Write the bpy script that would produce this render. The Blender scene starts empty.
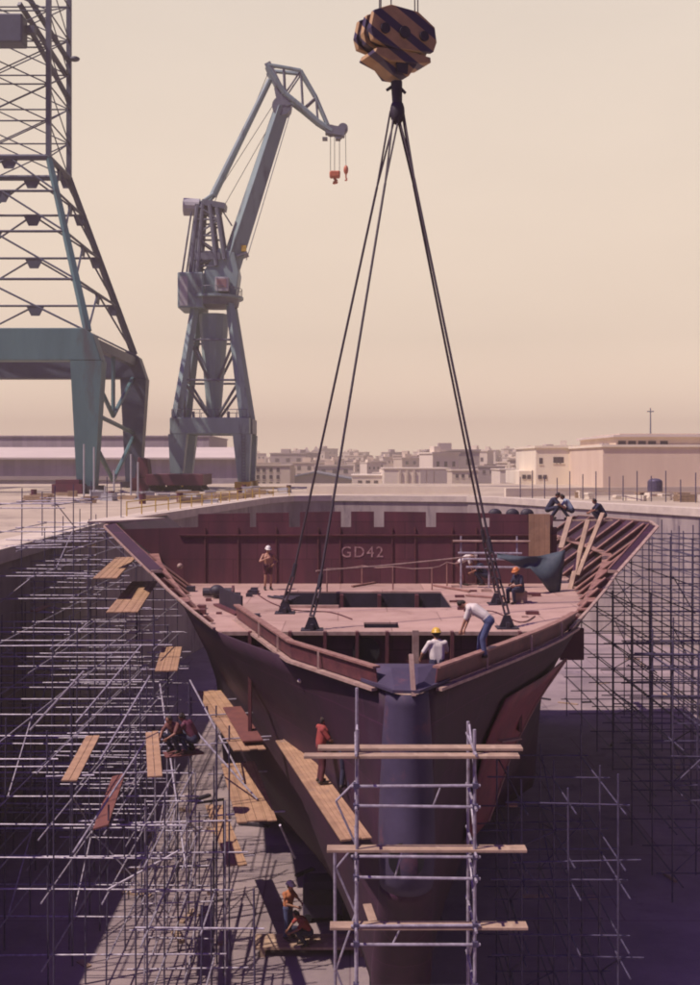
import bpy, bmesh, math, random
from math import sin, cos, pi, radians, atan2, sqrt
from mathutils import Vector, Matrix
import numpy as np

R = random.Random(7)
sc = bpy.context.scene
COL = sc.collection
F = 1100.0          # focal length in photo pixels (photo is 700 wide)
HZ = 462.0          # row of the horizon
EYE = 15.0          # height of the eye above the dock floor
CX = 1.3            # x of the ship's centreline
QZ = 11.3           # height of the quay above the dock floor


def P(px, py, D):
    return Vector(((px - 350) * D / F, D, EYE - (py - HZ) * D / F))


def G(px, py, z):
    D = (EYE - z) * F / (py - HZ)
    return Vector(((px - 350) * D / F, D, z))


# ------------------------------------------------------------------ materials
MATS = {}


def mat(name, c, c2=None, rough=0.7, scale=3.0, fine=40.0, metal=0.0, bump=0.15, spots=None, spot_scale=1.5,
        spot_amt=0.55, seams=None, streak=False):
    m = bpy.data.materials.new(name)
    m.use_nodes = True
    nt = m.node_tree
    N = nt.nodes
    L = nt.links
    b = N['Principled BSDF']
    b.inputs['Roughness'].default_value = rough
    b.inputs['Metallic'].default_value = metal
    if c2 is None:
        c2 = tuple(x * 0.72 for x in c)
    tc = N.new('ShaderNodeTexCoord')
    mp = N.new('ShaderNodeMapping')
    L.new(tc.outputs['Object'], mp.inputs[0])
    if streak:
        mp.inputs['Scale'].default_value = (1, 1, 0.22)
    n1 = N.new('ShaderNodeTexNoise')
    n1.inputs['Scale'].default_value = scale
    n1.inputs['Detail'].default_value = 7
    n1.inputs['Roughness'].default_value = 0.65
    L.new(mp.outputs[0], n1.inputs['Vector'])
    r1 = N.new('ShaderNodeValToRGB')
    r1.color_ramp.elements[0].position = 0.36
    r1.color_ramp.elements[1].position = 0.66
    r1.color_ramp.elements[0].color = (*c2, 1)
    r1.color_ramp.elements[1].color = (*c, 1)
    L.new(n1.outputs['Fac'], r1.inputs[0])
    col = r1.outputs[0]
    if spots:
        n2 = N.new('ShaderNodeTexNoise')
        n2.inputs['Scale'].default_value = spot_scale
        n2.inputs['Detail'].default_value = 9
        n2.inputs['Roughness'].default_value = 0.7
        L.new(mp.outputs[0], n2.inputs['Vector'])
        r2 = N.new('ShaderNodeValToRGB')
        r2.color_ramp.elements[0].position = spot_amt
        r2.color_ramp.elements[1].position = spot_amt + 0.12
        L.new(n2.outputs['Fac'], r2.inputs[0])
        mx = N.new('ShaderNodeMix')
        mx.data_type = 'RGBA'
        L.new(r2.outputs[0], mx.inputs[0])
        L.new(col, mx.inputs[6])
        mx.inputs[7].default_value = (*spots, 1)
        col = mx.outputs[2]
    if seams:
        # plate / board seams as a brick pattern: (width, height, mortar, colour, axes)
        w, h, mo, sc_col, ax = seams
        sp = N.new('ShaderNodeSeparateXYZ')
        L.new(tc.outputs['Object'], sp.inputs[0])
        cb = N.new('ShaderNodeCombineXYZ')
        L.new(sp.outputs[ax[0]], cb.inputs[0])
        L.new(sp.outputs[ax[1]], cb.inputs[1])
        br = N.new('ShaderNodeTexBrick')
        br.inputs['Scale'].default_value = 1
        br.inputs['Brick Width'].default_value = w
        br.inputs['Row Height'].default_value = h
        br.inputs['Mortar Size'].default_value = mo
        br.inputs['Color1'].default_value = (1, 1, 1, 1)
        br.inputs['Color2'].default_value = (0.78, 0.78, 0.78, 1)
        br.inputs['Mortar'].default_value = (*sc_col, 1)
        L.new(cb.outputs[0], br.inputs['Vector'])
        mm = N.new('ShaderNodeMix')
        mm.data_type = 'RGBA'
        mm.blend_type = 'MULTIPLY'
        mm.inputs[0].default_value = 1.0
        L.new(col, mm.inputs[6])
        L.new(br.outputs['Color'], mm.inputs[7])
        col = mm.outputs[2]
    L.new(col, b.inputs['Base Color'])
    if bump:
        n3 = N.new('ShaderNodeTexNoise')
        n3.inputs['Scale'].default_value = fine
        n3.inputs['Detail'].default_value = 4
        L.new(mp.outputs[0], n3.inputs['Vector'])
        bp = N.new('ShaderNodeBump')
        bp.inputs['Strength'].default_value = bump
        bp.inputs['Distance'].default_value = 0.02
        L.new(n3.outputs['Fac'], bp.inputs['Height'])
        L.new(bp.outputs[0], b.inputs['Normal'])
    MATS[name] = m
    return m


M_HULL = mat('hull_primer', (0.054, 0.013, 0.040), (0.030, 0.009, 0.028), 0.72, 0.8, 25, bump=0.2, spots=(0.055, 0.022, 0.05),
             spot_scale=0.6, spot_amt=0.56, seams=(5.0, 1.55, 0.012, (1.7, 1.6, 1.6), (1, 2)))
M_BULK = mat('bulkhead_primer', (0.155, 0.042, 0.062), (0.085, 0.026, 0.044), 0.6, 0.9, 25, bump=0.2, spots=(0.19, 0.06, 0.06),
             spot_scale=0.9, spot_amt=0.62, seams=(2.1, 1.6, 0.015, (0.5, 0.4, 0.45), (0, 2)), streak=True)
M_PLATE = mat('red_primer_plate', (0.26, 0.05, 0.07), (0.16, 0.035, 0.055), 0.6, 1.0, 25, spots=(0.10, 0.03, 0.05), spot_scale=.8)
M_EDGE = mat('cut_plate_edge', (0.46, 0.33, 0.27), (0.30, 0.19, 0.16), 0.5, 4, 30)
M_FRAME = mat('frame_primer', (0.36, 0.20, 0.16), (0.20, 0.09, 0.08), 0.55, 3, 30)
M_WEB = mat('web_primer', (0.15, 0.045, 0.05), (0.08, 0.025, 0.035), 0.55, 3, 30)
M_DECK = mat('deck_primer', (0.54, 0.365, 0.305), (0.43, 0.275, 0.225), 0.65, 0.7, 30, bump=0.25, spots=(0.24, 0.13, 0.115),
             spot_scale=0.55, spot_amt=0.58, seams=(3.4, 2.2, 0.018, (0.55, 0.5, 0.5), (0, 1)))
M_STEM = mat('stem_primer', (0.060, 0.046, 0.095), (0.042, 0.030, 0.066), 0.78, 1.2, 30, spots=(0.11, 0.05, 0.08), spot_scale=1.3)
M_DARK = mat('dark_steel', (0.035, 0.026, 0.045), (0.018, 0.014, 0.026), 0.6, 3, 30)
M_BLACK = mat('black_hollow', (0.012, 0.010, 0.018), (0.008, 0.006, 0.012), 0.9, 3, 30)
M_FLOOR = mat('dock_concrete', (0.36, 0.285, 0.285), (0.24, 0.19, 0.205), 0.9, 0.35, 12, bump=0.5, spots=(0.135, 0.105, 0.14),
              spot_scale=0.22, spot_amt=0.56, seams=(6.0, 6.0, 0.03, (0.6, 0.55, 0.6), (0, 1)))
M_QUAY = mat('quay_concrete', (0.52, 0.44, 0.33), (0.40, 0.33, 0.25), 0.9, 0.2, 10, bump=0.4, spots=(0.25, 0.20, 0.17), spot_scale=0.15)
M_WALL = mat('dock_wall_concrete', (0.40, 0.34, 0.31), (0.27, 0.22, 0.21), 0.9, 0.5, 10, bump=0.5, spots=(0.14, 0.11, 0.14),
             spot_scale=0.4, streak=True)
M_COPE = mat('coping_stone', (0.66, 0.58, 0.47), (0.52, 0.45, 0.37), 0.85, 0.8, 10)
M_WOOD = mat('scaffold_board', (0.50, 0.31, 0.185), (0.33, 0.195, 0.12), 0.75, 2.0, 40, spots=(0.30, 0.20, 0.15), spot_scale=1.8,
             seams=(7.0, 0.23, 0.008, (0.6, 0.55, 0.5), (1, 0)))
M_WOODX = mat('staging_board', (0.44, 0.31, 0.22), (0.28, 0.19, 0.14), 0.75, 2.0, 40, spots=(0.55, 0.42, 0.3), spot_scale=2.2)
M_WOODR = mat('red_board', (0.20, 0.07, 0.055), (0.13, 0.045, 0.045), 0.75, 2.0, 40)
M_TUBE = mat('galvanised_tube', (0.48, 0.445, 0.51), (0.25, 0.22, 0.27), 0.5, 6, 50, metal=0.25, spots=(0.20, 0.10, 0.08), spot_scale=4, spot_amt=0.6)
M_TUBED = mat('dark_blue_tube', (0.10, 0.085, 0.155), (0.055, 0.043, 0.09), 0.55, 6, 50, metal=0.2, spots=(0.12, 0.06, 0.06), spot_scale=4, spot_amt=0.6)
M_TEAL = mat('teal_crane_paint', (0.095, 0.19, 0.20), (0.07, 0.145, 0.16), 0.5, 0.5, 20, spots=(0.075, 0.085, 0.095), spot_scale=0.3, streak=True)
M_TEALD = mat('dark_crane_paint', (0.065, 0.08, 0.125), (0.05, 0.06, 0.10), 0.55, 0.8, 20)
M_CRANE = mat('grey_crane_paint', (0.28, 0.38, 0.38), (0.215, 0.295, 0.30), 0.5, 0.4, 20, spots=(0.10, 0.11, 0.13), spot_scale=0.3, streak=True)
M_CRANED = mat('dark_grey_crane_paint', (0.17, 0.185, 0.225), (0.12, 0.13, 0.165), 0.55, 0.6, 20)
M_CRANEL = mat('pale_crane_paint', (0.46, 0.46, 0.46), (0.34, 0.34, 0.36), 0.5, 0.5, 20)
M_PINK = mat('cab_glass', (0.38, 0.24, 0.22), (0.28, 0.18, 0.18), 0.2, 1, 10)
M_ROPE = mat('wire_rope', (0.055, 0.035, 0.05), (0.03, 0.02, 0.03), 0.5, 30, 90)
M_ORANGE = mat('orange_paint', (0.62, 0.17, 0.07), (0.42, 0.10, 0.05), 0.5, 2, 20)
M_YELLOW = mat('yellow_paint', (0.62, 0.42, 0.06), (0.45, 0.30, 0.05), 0.5, 2, 20)
M_OCHRE = mat('ochre_timber', (0.40, 0.28, 0.17), (0.25, 0.175, 0.12), 0.8, 2, 20)
M_REDST = mat('red_steel', (0.13, 0.025, 0.05), (0.08, 0.02, 0.04), 0.6, 0.6, 15)
M_TARP = mat('grey_green_tarp', (0.075, 0.10, 0.115), (0.045, 0.06, 0.08), 0.65, 1.6, 12, bump=0.35)
M_PALE = mat('pale_render', (0.80, 0.73, 0.57), (0.72, 0.64, 0.50), 0.9, 0.3, 8, streak=True)
M_PINKB = mat('pink_render', (0.70, 0.57, 0.44), (0.62, 0.49, 0.38), 0.9, 0.3, 8, streak=True)
M_LILAC = mat('lilac_cladding', (0.50, 0.43, 0.45), (0.44, 0.37, 0.40), 0.8, 0.3, 8, seams=(1.2, 40, 0.06, (0.85, 0.85, 0.85), (0, 2)))
M_LROOF = mat('pale_roof', (0.64, 0.56, 0.50), (0.55, 0.48, 0.43), 0.8, 0.1, 8)
M_TOWN1 = mat('town_render_cream', (0.68, 0.58, 0.45), (0.58, 0.49, 0.38), 0.9, 0.1, 5)
M_TOWN2 = mat('town_render_mauve', (0.44, 0.37, 0.34), (0.36, 0.30, 0.28), 0.9, 0.1, 5)
M_TOWN3 = mat('town_render_white', (0.80, 0.71, 0.57), (0.70, 0.62, 0.50), 0.9, 0.1, 5)
M_GLASS = mat('dark_window', (0.10, 0.075, 0.085), (0.07, 0.055, 0.065), 0.25, 1, 10, bump=0)
M_GROUND = mat('far_ground', (0.34, 0.28, 0.22), (0.20, 0.18, 0.14), 0.95, 0.02, 1)
M_HILL = mat('hill_scrub', (0.20, 0.17, 0.14), (0.12, 0.11, 0.10), 0.95, 0.01, 0.3, spots=(0.42, 0.36, 0.30), spot_scale=0.03, spot_amt=0.56)
M_CHALK = mat('chalk_paint', (0.55, 0.36, 0.34), (0.22, 0.10, 0.11), 0.8, 6, 30)
M_SKIN = mat('skin', (0.44, 0.23, 0.15), (0.38, 0.19, 0.12), 0.55, 6, 60, bump=0.05)
M_SKIND = mat('tanned_skin', (0.33, 0.16, 0.10), (0.27, 0.12, 0.08), 0.55, 6, 60, bump=0.05)
M_HAIR = mat('dark_hair', (0.03, 0.018, 0.014), (0.018, 0.012, 0.01), 0.7, 20, 120, bump=0.5)
M_SHIRTW = mat('white_cotton', (0.72, 0.66, 0.60), (0.60, 0.55, 0.50), 0.85, 5, 70)
M_SHIRTR = mat('red_cotton', (0.36, 0.06, 0.05), (0.24, 0.04, 0.04), 0.85, 5, 70)
M_SHIRTO = mat('orange_cotton', (0.50, 0.19, 0.08), (0.38, 0.13, 0.06), 0.85, 5, 70)
M_SHIRTB = mat('pale_blue_cotton', (0.34, 0.42, 0.50), (0.24, 0.30, 0.38), 0.85, 5, 70)
M_NAVY = mat('navy_cotton', (0.035, 0.035, 0.075), (0.022, 0.022, 0.05), 0.85, 5, 70)
M_JEANS = mat('blue_denim', (0.075, 0.095, 0.20), (0.05, 0.06, 0.14), 0.85, 5, 70)
M_SHOE = mat('work_boot', (0.035, 0.022, 0.018), None, 0.6, 5, 40)
M_HELY = mat('yellow_helmet', (0.70, 0.45, 0.06), (0.60, 0.38, 0.05), 0.35, 3, 20, bump=0)
M_HELW = mat('white_helmet', (0.74, 0.70, 0.64), (0.66, 0.62, 0.57), 0.35, 3, 20, bump=0)
M_HELO = mat('orange_helmet', (0.60, 0.20, 0.06), (0.50, 0.16, 0.05), 0.35, 3, 20, bump=0)


def stripes(name, a, b, freq, rot):
    m = mat(name, a, tuple(x * 0.7 for x in a), 0.5, 1.5, 20)
    nt = m.node_tree
    N, L = nt.nodes, nt.links
    bs = N['Principled BSDF']
    src = bs.inputs['Base Color'].links[0].from_socket
    tc = N.new('ShaderNodeTexCoord')
    mp = N.new('ShaderNodeMapping')
    mp.inputs['Rotation'].default_value = rot
    L.new(tc.outputs['Object'], mp.inputs[0])
    wv = N.new('ShaderNodeTexWave')
    wv.inputs['Scale'].default_value = freq
    wv.inputs['Distortion'].default_value = 0.0
    L.new(mp.outputs[0], wv.inputs[0])
    rp = N.new('ShaderNodeValToRGB')
    rp.color_ramp.elements[0].position = 0.58
    rp.color_ramp.elements[1].position = 0.66
    L.new(wv.outputs['Fac'], rp.inputs[0])
    mx = N.new('ShaderNodeMix')
    mx.data_type = 'RGBA'
    L.new(rp.outputs[0], mx.inputs[0])
    L.new(src, mx.inputs[6])
    mx.inputs[7].default_value = (*b, 1)
    L.new(mx.outputs[2], bs.inputs['Base Color'])
    return m


M_STRIPE = stripes('hazard_stripes', (0.50, 0.32, 0.15), (0.045, 0.03, 0.07), 0.55, (0.2, 0.8, 0.5))


# ------------------------------------------------------------------ mesh collector
class MB:
    def __init__(s):
        s.v, s.f = [], []

    def add(s, vs, fs):
        o = len(s.v)
        s.v += [tuple(x) for x in vs]
        s.f += [tuple(i + o for i in f) for f in fs]
        return s

    def box(s, x0, x1, y0, y1, z0, z1):
        vs = [(x0, y0, z0), (x1, y0, z0), (x1, y1, z0), (x0, y1, z0), (x0, y0, z1), (x1, y0, z1), (x1, y1, z1), (x0, y1, z1)]
        return s.add(vs, [(0, 3, 2, 1), (4, 5, 6, 7), (0, 1, 5, 4), (1, 2, 6, 5), (2, 3, 7, 6), (3, 0, 4, 7)])

    def tube(s, a, b, r, r2=None, n=7):
        a, b = Vector(a), Vector(b)
        r2 = r if r2 is None else r2
        d = (b - a)
        if d.length < 1e-5:
            return s
        d.normalize()
        u = d.orthogonal().normalized()
        w = d.cross(u)
        vs = []
        for (p, q) in ((a, r), (b, r2)):
            for i in range(n):
                t = 2 * pi * i / n
                vs.append(p + u * (q * cos(t)) + w * (q * sin(t)))
        fs = [(i, (i + 1) % n, n + (i + 1) % n, n + i) for i in range(n)]
        fs += [tuple(range(n - 1, -1, -1)), tuple(range(n, 2 * n))]
        return s.add(vs, fs)

    def path(s, pts, r, n=7):
        for a, b in zip(pts[:-1], pts[1:]):
            s.tube(a, b, r, n=n)
        return s

    def beam(s, a, b, w, h, w2=None, h2=None, side=None):
        """rectangular tapered beam from a to b; w is along `side`, h across"""
        a, b = Vector(a), Vector(b)
        w2 = w if w2 is None else w2
        h2 = h if h2 is None else h2
        d = (b - a).normalized()
        u = Vector(side) if side else Vector((0, 0, 1)).cross(d)
        if u.length < 1e-4:
            u = Vector((1, 0, 0))
        u = (u - d * u.dot(d)).normalized()
        v = d.cross(u)
        vs = []
        for (p, ww, hh) in ((a, w, h), (b, w2, h2)):
            for (i, j) in ((-1, -1), (1, -1), (1, 1), (-1, 1)):
                vs.append(p + u * (ww / 2 * i) + v * (hh / 2 * j))
        return s.add(vs, [(0, 3, 2, 1), (4, 5, 6, 7), (0, 1, 5, 4), (1, 2, 6, 5), (2, 3, 7, 6), (3, 0, 4, 7)])

    def sphere(s, c, r, nu=12, nv=8, sq=(1, 1, 1), rot=None):
        c = Vector(c)
        vs, fs = [], []
        for j in range(1, nv):
            ph = pi * j / nv
            for i in range(nu):
                t = 2 * pi * i / nu
                p = Vector((r * sin(ph) * cos(t) * sq[0], r * sin(ph) * sin(t) * sq[1], r * cos(ph) * sq[2]))
                if rot:
                    p = rot @ p
                vs.append(c + p)
        tp = Vector((0, 0, r * sq[2]))
        if rot:
            tp = rot @ tp
        top = len(vs)
        vs.append(c + tp)
        vs.append(c - tp)
        for j in range(nv - 2):
            for i in range(nu):
                a = j * nu + i
                b = j * nu + (i + 1) % nu
                fs.append((a, a + nu, b + nu, b))
        for i in range(nu):
            fs.append((top, i, (i + 1) % nu))
            o = (nv - 2) * nu
            fs.append((top + 1, o + (i + 1) % nu, o + i))
        return s.add(vs, fs)

    def cone(s, a, b, r1, r2, n=10):
        """capsule with two radii (closed)"""
        s.tube(a, b, r1, r2, n)
        s.sphere(a, r1 * 0.995, n, 6)
        s.sphere(b, r2 * 0.995, n, 6)
        return s

    def prism(s, poly, axis, a0, a1):
        """extrude a 2-D polygon along an axis (0=x,1=y,2=z)"""
        n = len(poly)
        vs = []
        for a in (a0, a1):
            for (p, q) in poly:
                t = [p, q]
                t.insert(axis, a)
                vs.append(tuple(t))
        fs = [tuple(range(n - 1, -1, -1)), tuple(range(n, 2 * n))]
        fs += [(i, (i + 1) % n, n + (i + 1) % n, n + i) for i in range(n)]
        return s.add(vs, fs)

    def grid(s, rows):
        m, n = len(rows), len(rows[0])
        vs = [p for r in rows for p in r]
        fs = [(j * n + i, j * n + i + 1, (j + 1) * n + i + 1, (j + 1) * n + i) for j in range(m - 1) for i in range(n - 1)]
        return s.add(vs, fs)

    def frustum(s, c0, s0, c1, s1):
        vs = []
        for c, q in ((c0, s0), (c1, s1)):
            for (i, j) in ((-1, -1), (1, -1), (1, 1), (-1, 1)):
                vs.append((c[0] + i * q[0] / 2, c[1] + j * q[1] / 2, c[2]))
        return s.add(vs, [(0, 3, 2, 1), (4, 5, 6, 7), (0, 1, 5, 4), (1, 2, 6, 5), (2, 3, 7, 6), (3, 0, 4, 7)])

    def build(s, name, m, parent=None, smooth=False, solid=0, bevel=0, off=-1):
        me = bpy.data.meshes.new(name)
        me.from_pydata(s.v, [], s.f)
        bm = bmesh.new()
        bm.from_mesh(me)
        if not solid:
            bmesh.ops.recalc_face_normals(bm, faces=bm.faces)
        bm.to_mesh(me)
        bm.free()
        me.materials.append(m)
        if smooth:
            for p in me.polygons:
                p.use_smooth = True
        o = bpy.data.objects.new(name, me)
        COL.objects.link(o)
        if parent:
            o.parent = parent
            par = parent
            off_ = Vector((0, 0, 0))
            while par:
                off_ += Vector(par.location)
                par = par.parent
            o.location = -off_
            # meshes are written in world coordinates: move vertices so that the local frame is the parent's
            for v in me.vertices:
                v.co -= off_
            o.location = (0, 0, 0)
        if solid:
            md = o.modifiers.new('thickness', 'SOLIDIFY')
            md.thickness = solid
            md.offset = off
        if bevel:
            md = o.modifiers.new('bevel', 'BEVEL')
            md.width = bevel
            md.segments = 2
            md.limit_method = 'ANGLE'
        return o


def tag(o, label=None, cat=None, group=None, kind=None):
    if label:
        o['label'] = label
    if cat:
        o['category'] = cat
    if group:
        o['group'] = group
    if kind:
        o['kind'] = kind
    return o


def empty(name, loc, label, cat, group=None):
    o = bpy.data.objects.new(name, None)
    o.empty_display_size = 0.2
    o.location = loc
    COL.objects.link(o)
    tag(o, label, cat, group)
    return o


def one(mb, name, m, label, cat, group=None, **k):
    """a thing that is a single mesh, its origin moved to its base"""
    xs = np.array(mb.v)
    base = Vector(((xs[:, 0].min() + xs[:, 0].max()) / 2, (xs[:, 1].min() + xs[:, 1].max()) / 2, xs[:, 2].min()))
    mb.v = [tuple(Vector(v) - base) for v in mb.v]
    o = mb.build(name, m, None, **k)
    o.location = base
    return tag(o, label, cat, group)


def copy_tree(o, parent=None):
    c = o.copy()
    COL.objects.link(c)
    c.parent = parent
    for ch in list(o.children):
        copy_tree(ch, c)
    return c


# ------------------------------------------------------------------ camera, sky, sun
cam = bpy.data.cameras.new('camera')
cam.sensor_fit = 'HORIZONTAL'
cam.sensor_width = 36
cam.lens = F / 700 * 36
cam.shift_y = -(492.5 - HZ) / 700
cam.clip_end = 8000
cam.clip_start = 0.1
co = bpy.data.objects.new('camera', cam)
co.location = (0, 0, EYE)
co.rotation_euler = (radians(90), 0, 0)
COL.objects.link(co)
sc.camera = co

SUN = Vector((-0.58, -0.26, 1.0)).normalized()
el = math.asin(SUN.z)
az = atan2(SUN.x, SUN.y)
sd = bpy.data.lights.new('sun', 'SUN')
sd.energy = 5.0
sd.angle = radians(0.6)
sd.color = (1.0, 0.84, 0.73)
so = bpy.data.objects.new('sun', sd)
so.rotation_euler = SUN.to_track_quat('Z', 'Y').to_euler()
so.location = (-40, 40, 60)
COL.objects.link(so)

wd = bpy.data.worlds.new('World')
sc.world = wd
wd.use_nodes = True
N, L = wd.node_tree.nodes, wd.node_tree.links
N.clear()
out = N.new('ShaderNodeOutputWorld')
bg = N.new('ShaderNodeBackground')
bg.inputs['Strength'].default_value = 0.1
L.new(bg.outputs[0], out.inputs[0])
sky = N.new('ShaderNodeTexSky')
sky.sky_type = 'NISHITA'
sky.sun_disc = False
sky.sun_elevation = el
sky.sun_rotation = az
sky.dust_density = 6
sky.air_density = 1.2
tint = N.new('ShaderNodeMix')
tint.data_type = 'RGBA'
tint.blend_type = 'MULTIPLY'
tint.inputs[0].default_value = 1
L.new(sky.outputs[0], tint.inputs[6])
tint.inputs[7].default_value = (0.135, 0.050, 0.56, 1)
tc = N.new('ShaderNodeTexCoord')
sp = N.new('ShaderNodeSeparateXYZ')
L.new(tc.outputs['Generated'], sp.inputs[0])
cr = N.new('ShaderNodeValToRGB')        # dusty cream air low in the sky
cr.color_ramp.elements[0].position = 0.0
cr.color_ramp.elements[0].color = (1.75, 1.38, 1.04, 1)
cr.color_ramp.elements[1].position = 0.42
cr.color_ramp.elements[1].color = (0.80, 0.695, 0.60, 1)
e_ = cr.color_ramp.elements.new(0.11)
e_.color = (0.98, 0.80, 0.635, 1)
e_ = cr.color_ramp.elements.new(0.05)
e_.color = (1.30, 1.03, 0.79, 1)
L.new(sp.outputs[2], cr.inputs[0])
k10 = N.new('ShaderNodeVectorMath')
k10.operation = 'SCALE'
k10.inputs['Scale'].default_value = 10.0
nz = N.new('ShaderNodeTexNoise')       # faint unevenness of the dusty air
nz.inputs['Scale'].default_value = 2.2
nz.inputs['Detail'].default_value = 5
mpz = N.new('ShaderNodeMapping')
mpz.inputs['Scale'].default_value = (1, 1, 2.6)
L.new(tc.outputs['Generated'], mpz.inputs[0])
L.new(mpz.outputs[0], nz.inputs['Vector'])
mrz = N.new('ShaderNodeMapRange')
mrz.inputs['From Min'].default_value = .3
mrz.inputs['From Max'].default_value = .7
mrz.inputs['To Min'].default_value = .955
mrz.inputs['To Max'].default_value = 1.045
L.new(nz.outputs['Fac'], mrz.inputs['Value'])
kz = N.new('ShaderNodeVectorMath')
kz.operation = 'SCALE'
L.new(cr.outputs[0], kz.inputs[0])
L.new(mrz.outputs[0], kz.inputs['Scale'])
L.new(kz.outputs[0], k10.inputs[0])
fz = N.new('ShaderNodeMapRange')        # cream ends above the view, where a violet sky tints the shade
fz.interpolation_type = 'SMOOTHSTEP'
fz.inputs['From Min'].default_value = 0.40
fz.inputs['From Max'].default_value = 0.52
fz.inputs['To Min'].default_value = 1
fz.inputs['To Max'].default_value = 0
L.new(sp.outputs[2], fz.inputs['Value'])
fy = N.new('ShaderNodeMapRange')        # cream kept to the sky ahead so less fill comes from behind
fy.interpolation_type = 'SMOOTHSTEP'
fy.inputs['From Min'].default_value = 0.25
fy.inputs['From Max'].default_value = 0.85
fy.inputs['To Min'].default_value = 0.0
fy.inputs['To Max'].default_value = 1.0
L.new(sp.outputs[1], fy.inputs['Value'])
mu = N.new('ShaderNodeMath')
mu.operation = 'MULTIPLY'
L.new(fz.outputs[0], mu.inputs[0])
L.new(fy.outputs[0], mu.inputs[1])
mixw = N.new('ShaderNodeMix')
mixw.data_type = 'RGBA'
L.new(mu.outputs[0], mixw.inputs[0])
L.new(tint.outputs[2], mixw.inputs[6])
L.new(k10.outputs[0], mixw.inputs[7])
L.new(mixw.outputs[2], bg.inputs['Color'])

sc.view_settings.view_transform = 'Standard'
sc.view_settings.look = 'None'
sc.view_settings.gamma = 1
sc.view_settings.exposure = 0
sc.view_settings.use_curve_mapping = False
sc.cycles.filter_width = 1.9
sc.cycles.max_bounces = 6
sc.cycles.volume_bounces = 0
sc.cycles.use_denoising = True

# ------------------------------------------------------------------ dock, quay, ground
EDGE = [(-13.6, -45.0), (-15.0, 68.0), (-8.4, 113.0), (-6.2, 118.5), (-2.0, 120.5), (12.5, 117.0), (15.0, 114.0), (34.0, 70.0), (44.0, -45.0)]
fl = MB()
fl.add([(-34, -45, 0), (46, -45, 0), (46, 122, 0), (-34, 122, 0)], [(0, 1, 2, 3)])
o = fl.build('dock_floor', M_FLOOR)
tag(o, 'bare concrete floor of the dry dock under the bow', None, None, 'structure')
# quay: two sheets left and right joined behind the dock head
q = MB()
E = [Vector((x, y, QZ)) for x, y in EDGE]
OUT = [(-220, -45), (-220, 68), (-160, 175), (-60, 185), (-2, 190), (60, 185), (150, 175), (220, 70), (220, -45)]
rows = [[], []]
for e, oo in zip(E, OUT):
    rows[0].append(e)
    rows[1].append(Vector((oo[0], oo[1], QZ)))
q.grid(rows)
o = q.build('quay_ground', M_QUAY)
tag(o, 'tan concrete quay around the dry dock', None, None, 'structure')
wl_parts = [(0, 2, 'left', 'long shaded side wall of the dry dock left of the hull'),
            (2, 6, 'end', 'shaded end wall of the dry dock behind the notched bulkhead'),
            (6, 8, 'right', 'sunlit side wall of the dry dock right of the hull')]
for (i0, i1, nm, lab) in wl_parts:
    w = MB()
    cpm = MB()
    for i in range(i0, i1):
        a, b = E[i], E[i + 1]
        d = (b - a).normalized()
        nrm = Vector((-d.y, d.x, 0))     # outward from the dock
        for (mb, z0, z1, t, lip) in ((w, 0, QZ - 0.55, 1.2, 0), (cpm, QZ - 0.55, QZ + 0.06, 1.6, 0.18)):
            p = [a - nrm * lip, b - nrm * lip, b + nrm * t, a + nrm * t]
            vs = [(v.x, v.y, z0) for v in p] + [(v.x, v.y, z1) for v in p]
            mb.add(vs, [(0, 3, 2, 1), (4, 5, 6, 7), (0, 1, 5, 4), (1, 2, 6, 5), (2, 3, 7, 6), (3, 0, 4, 7)])
    r = empty('dock_wall', ((E[i0].x + E[i1].x) / 2, (E[i0].y + E[i1].y) / 2, 0), lab, 'wall')
    w.build('wall_face', M_WALL, r)
    cpm.build('coping', M_COPE, r)
# far low ground and hills
g = MB()
rows = []
ys = [180, 240, 320, 420, 560, 760, 1000, 1300]
for y in ys:
    row = []
    for i in range(25):
        x = -900 + 75 * i
        z = np.interp(y, ys, [4, 4.2, 4.6, 5.5, 7, 9.5, 13, 15]) + 0.6 * sin(i * 1.7 + y * 0.01)
        row.append((x * (0.5 + y / 900), y, z))
    rows.append(row)
g.grid(rows)
tag(g.build('far_ground', M_GROUND, smooth=True), None, None, None, 'structure')
h = MB()
rows = []
rng = [(1250, 0.15), (1350, .6), (1450, 1.0), (1550, .8), (1700, .0)]
for (y, k) in rng:
    row = []
    for i in range(90):
        x = -1300 + i * 29.2
        px = 350 + x * F / 1450
        base = np.interp(px, [-500, 100, 230, 300, 360, 440, 500, 560, 640, 900, 1300], [26, 20, 19.5, 21, 20, 17.5, 22, 24, 22, 20, 18])
        z = 12 + (base - 12) * k + k * (0.8 * sin(i * .9) + 0.6 * sin(i * 2.3 + 1) + .4 * sin(i * 5.1))
        row.append((x, y, z))
    rows.append(row)
h.grid(rows)
tag(h.build('hills', M_HILL, smooth=True), None, None, None, 'structure')

# ------------------------------------------------------------------ ship bow section
DS = [25.0, 27, 29, 31, 33.6, 37, 42, 46, 48, 62, 64]
B52 = [0.42, 1.65, 2.85, 4.0, 5.35, 6.6, 7.8, 8.3, 8.5, 9.0, 9.2]
BT = {-13.6: [.38, .55, .75, 1.0, 1.35, 2.1, 3.8, 6.3, 6.8, 8.2, 9.0],
      -10.6: [.42, .75, 1.25, 1.9, 2.85, 4.1, 5.6, 6.5, 7.0, 8.4, 9.1],
      -9.0: [.46, .9, 1.5, 2.2, 3.2, 4.4, 5.9, 6.9, 7.2, 8.5, 9.1],
      -7.6: [.52, 1.05, 1.8, 2.6, 3.75, 5.1, 6.6, 7.4, 7.7, 8.6, 9.2],
      -6.4: [.50, 1.3, 2.3, 3.25, 4.55, 5.85, 7.2, 7.9, 8.1, 8.8, 9.2],
      -5.2: B52}
ZL = sorted(BT)


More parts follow.
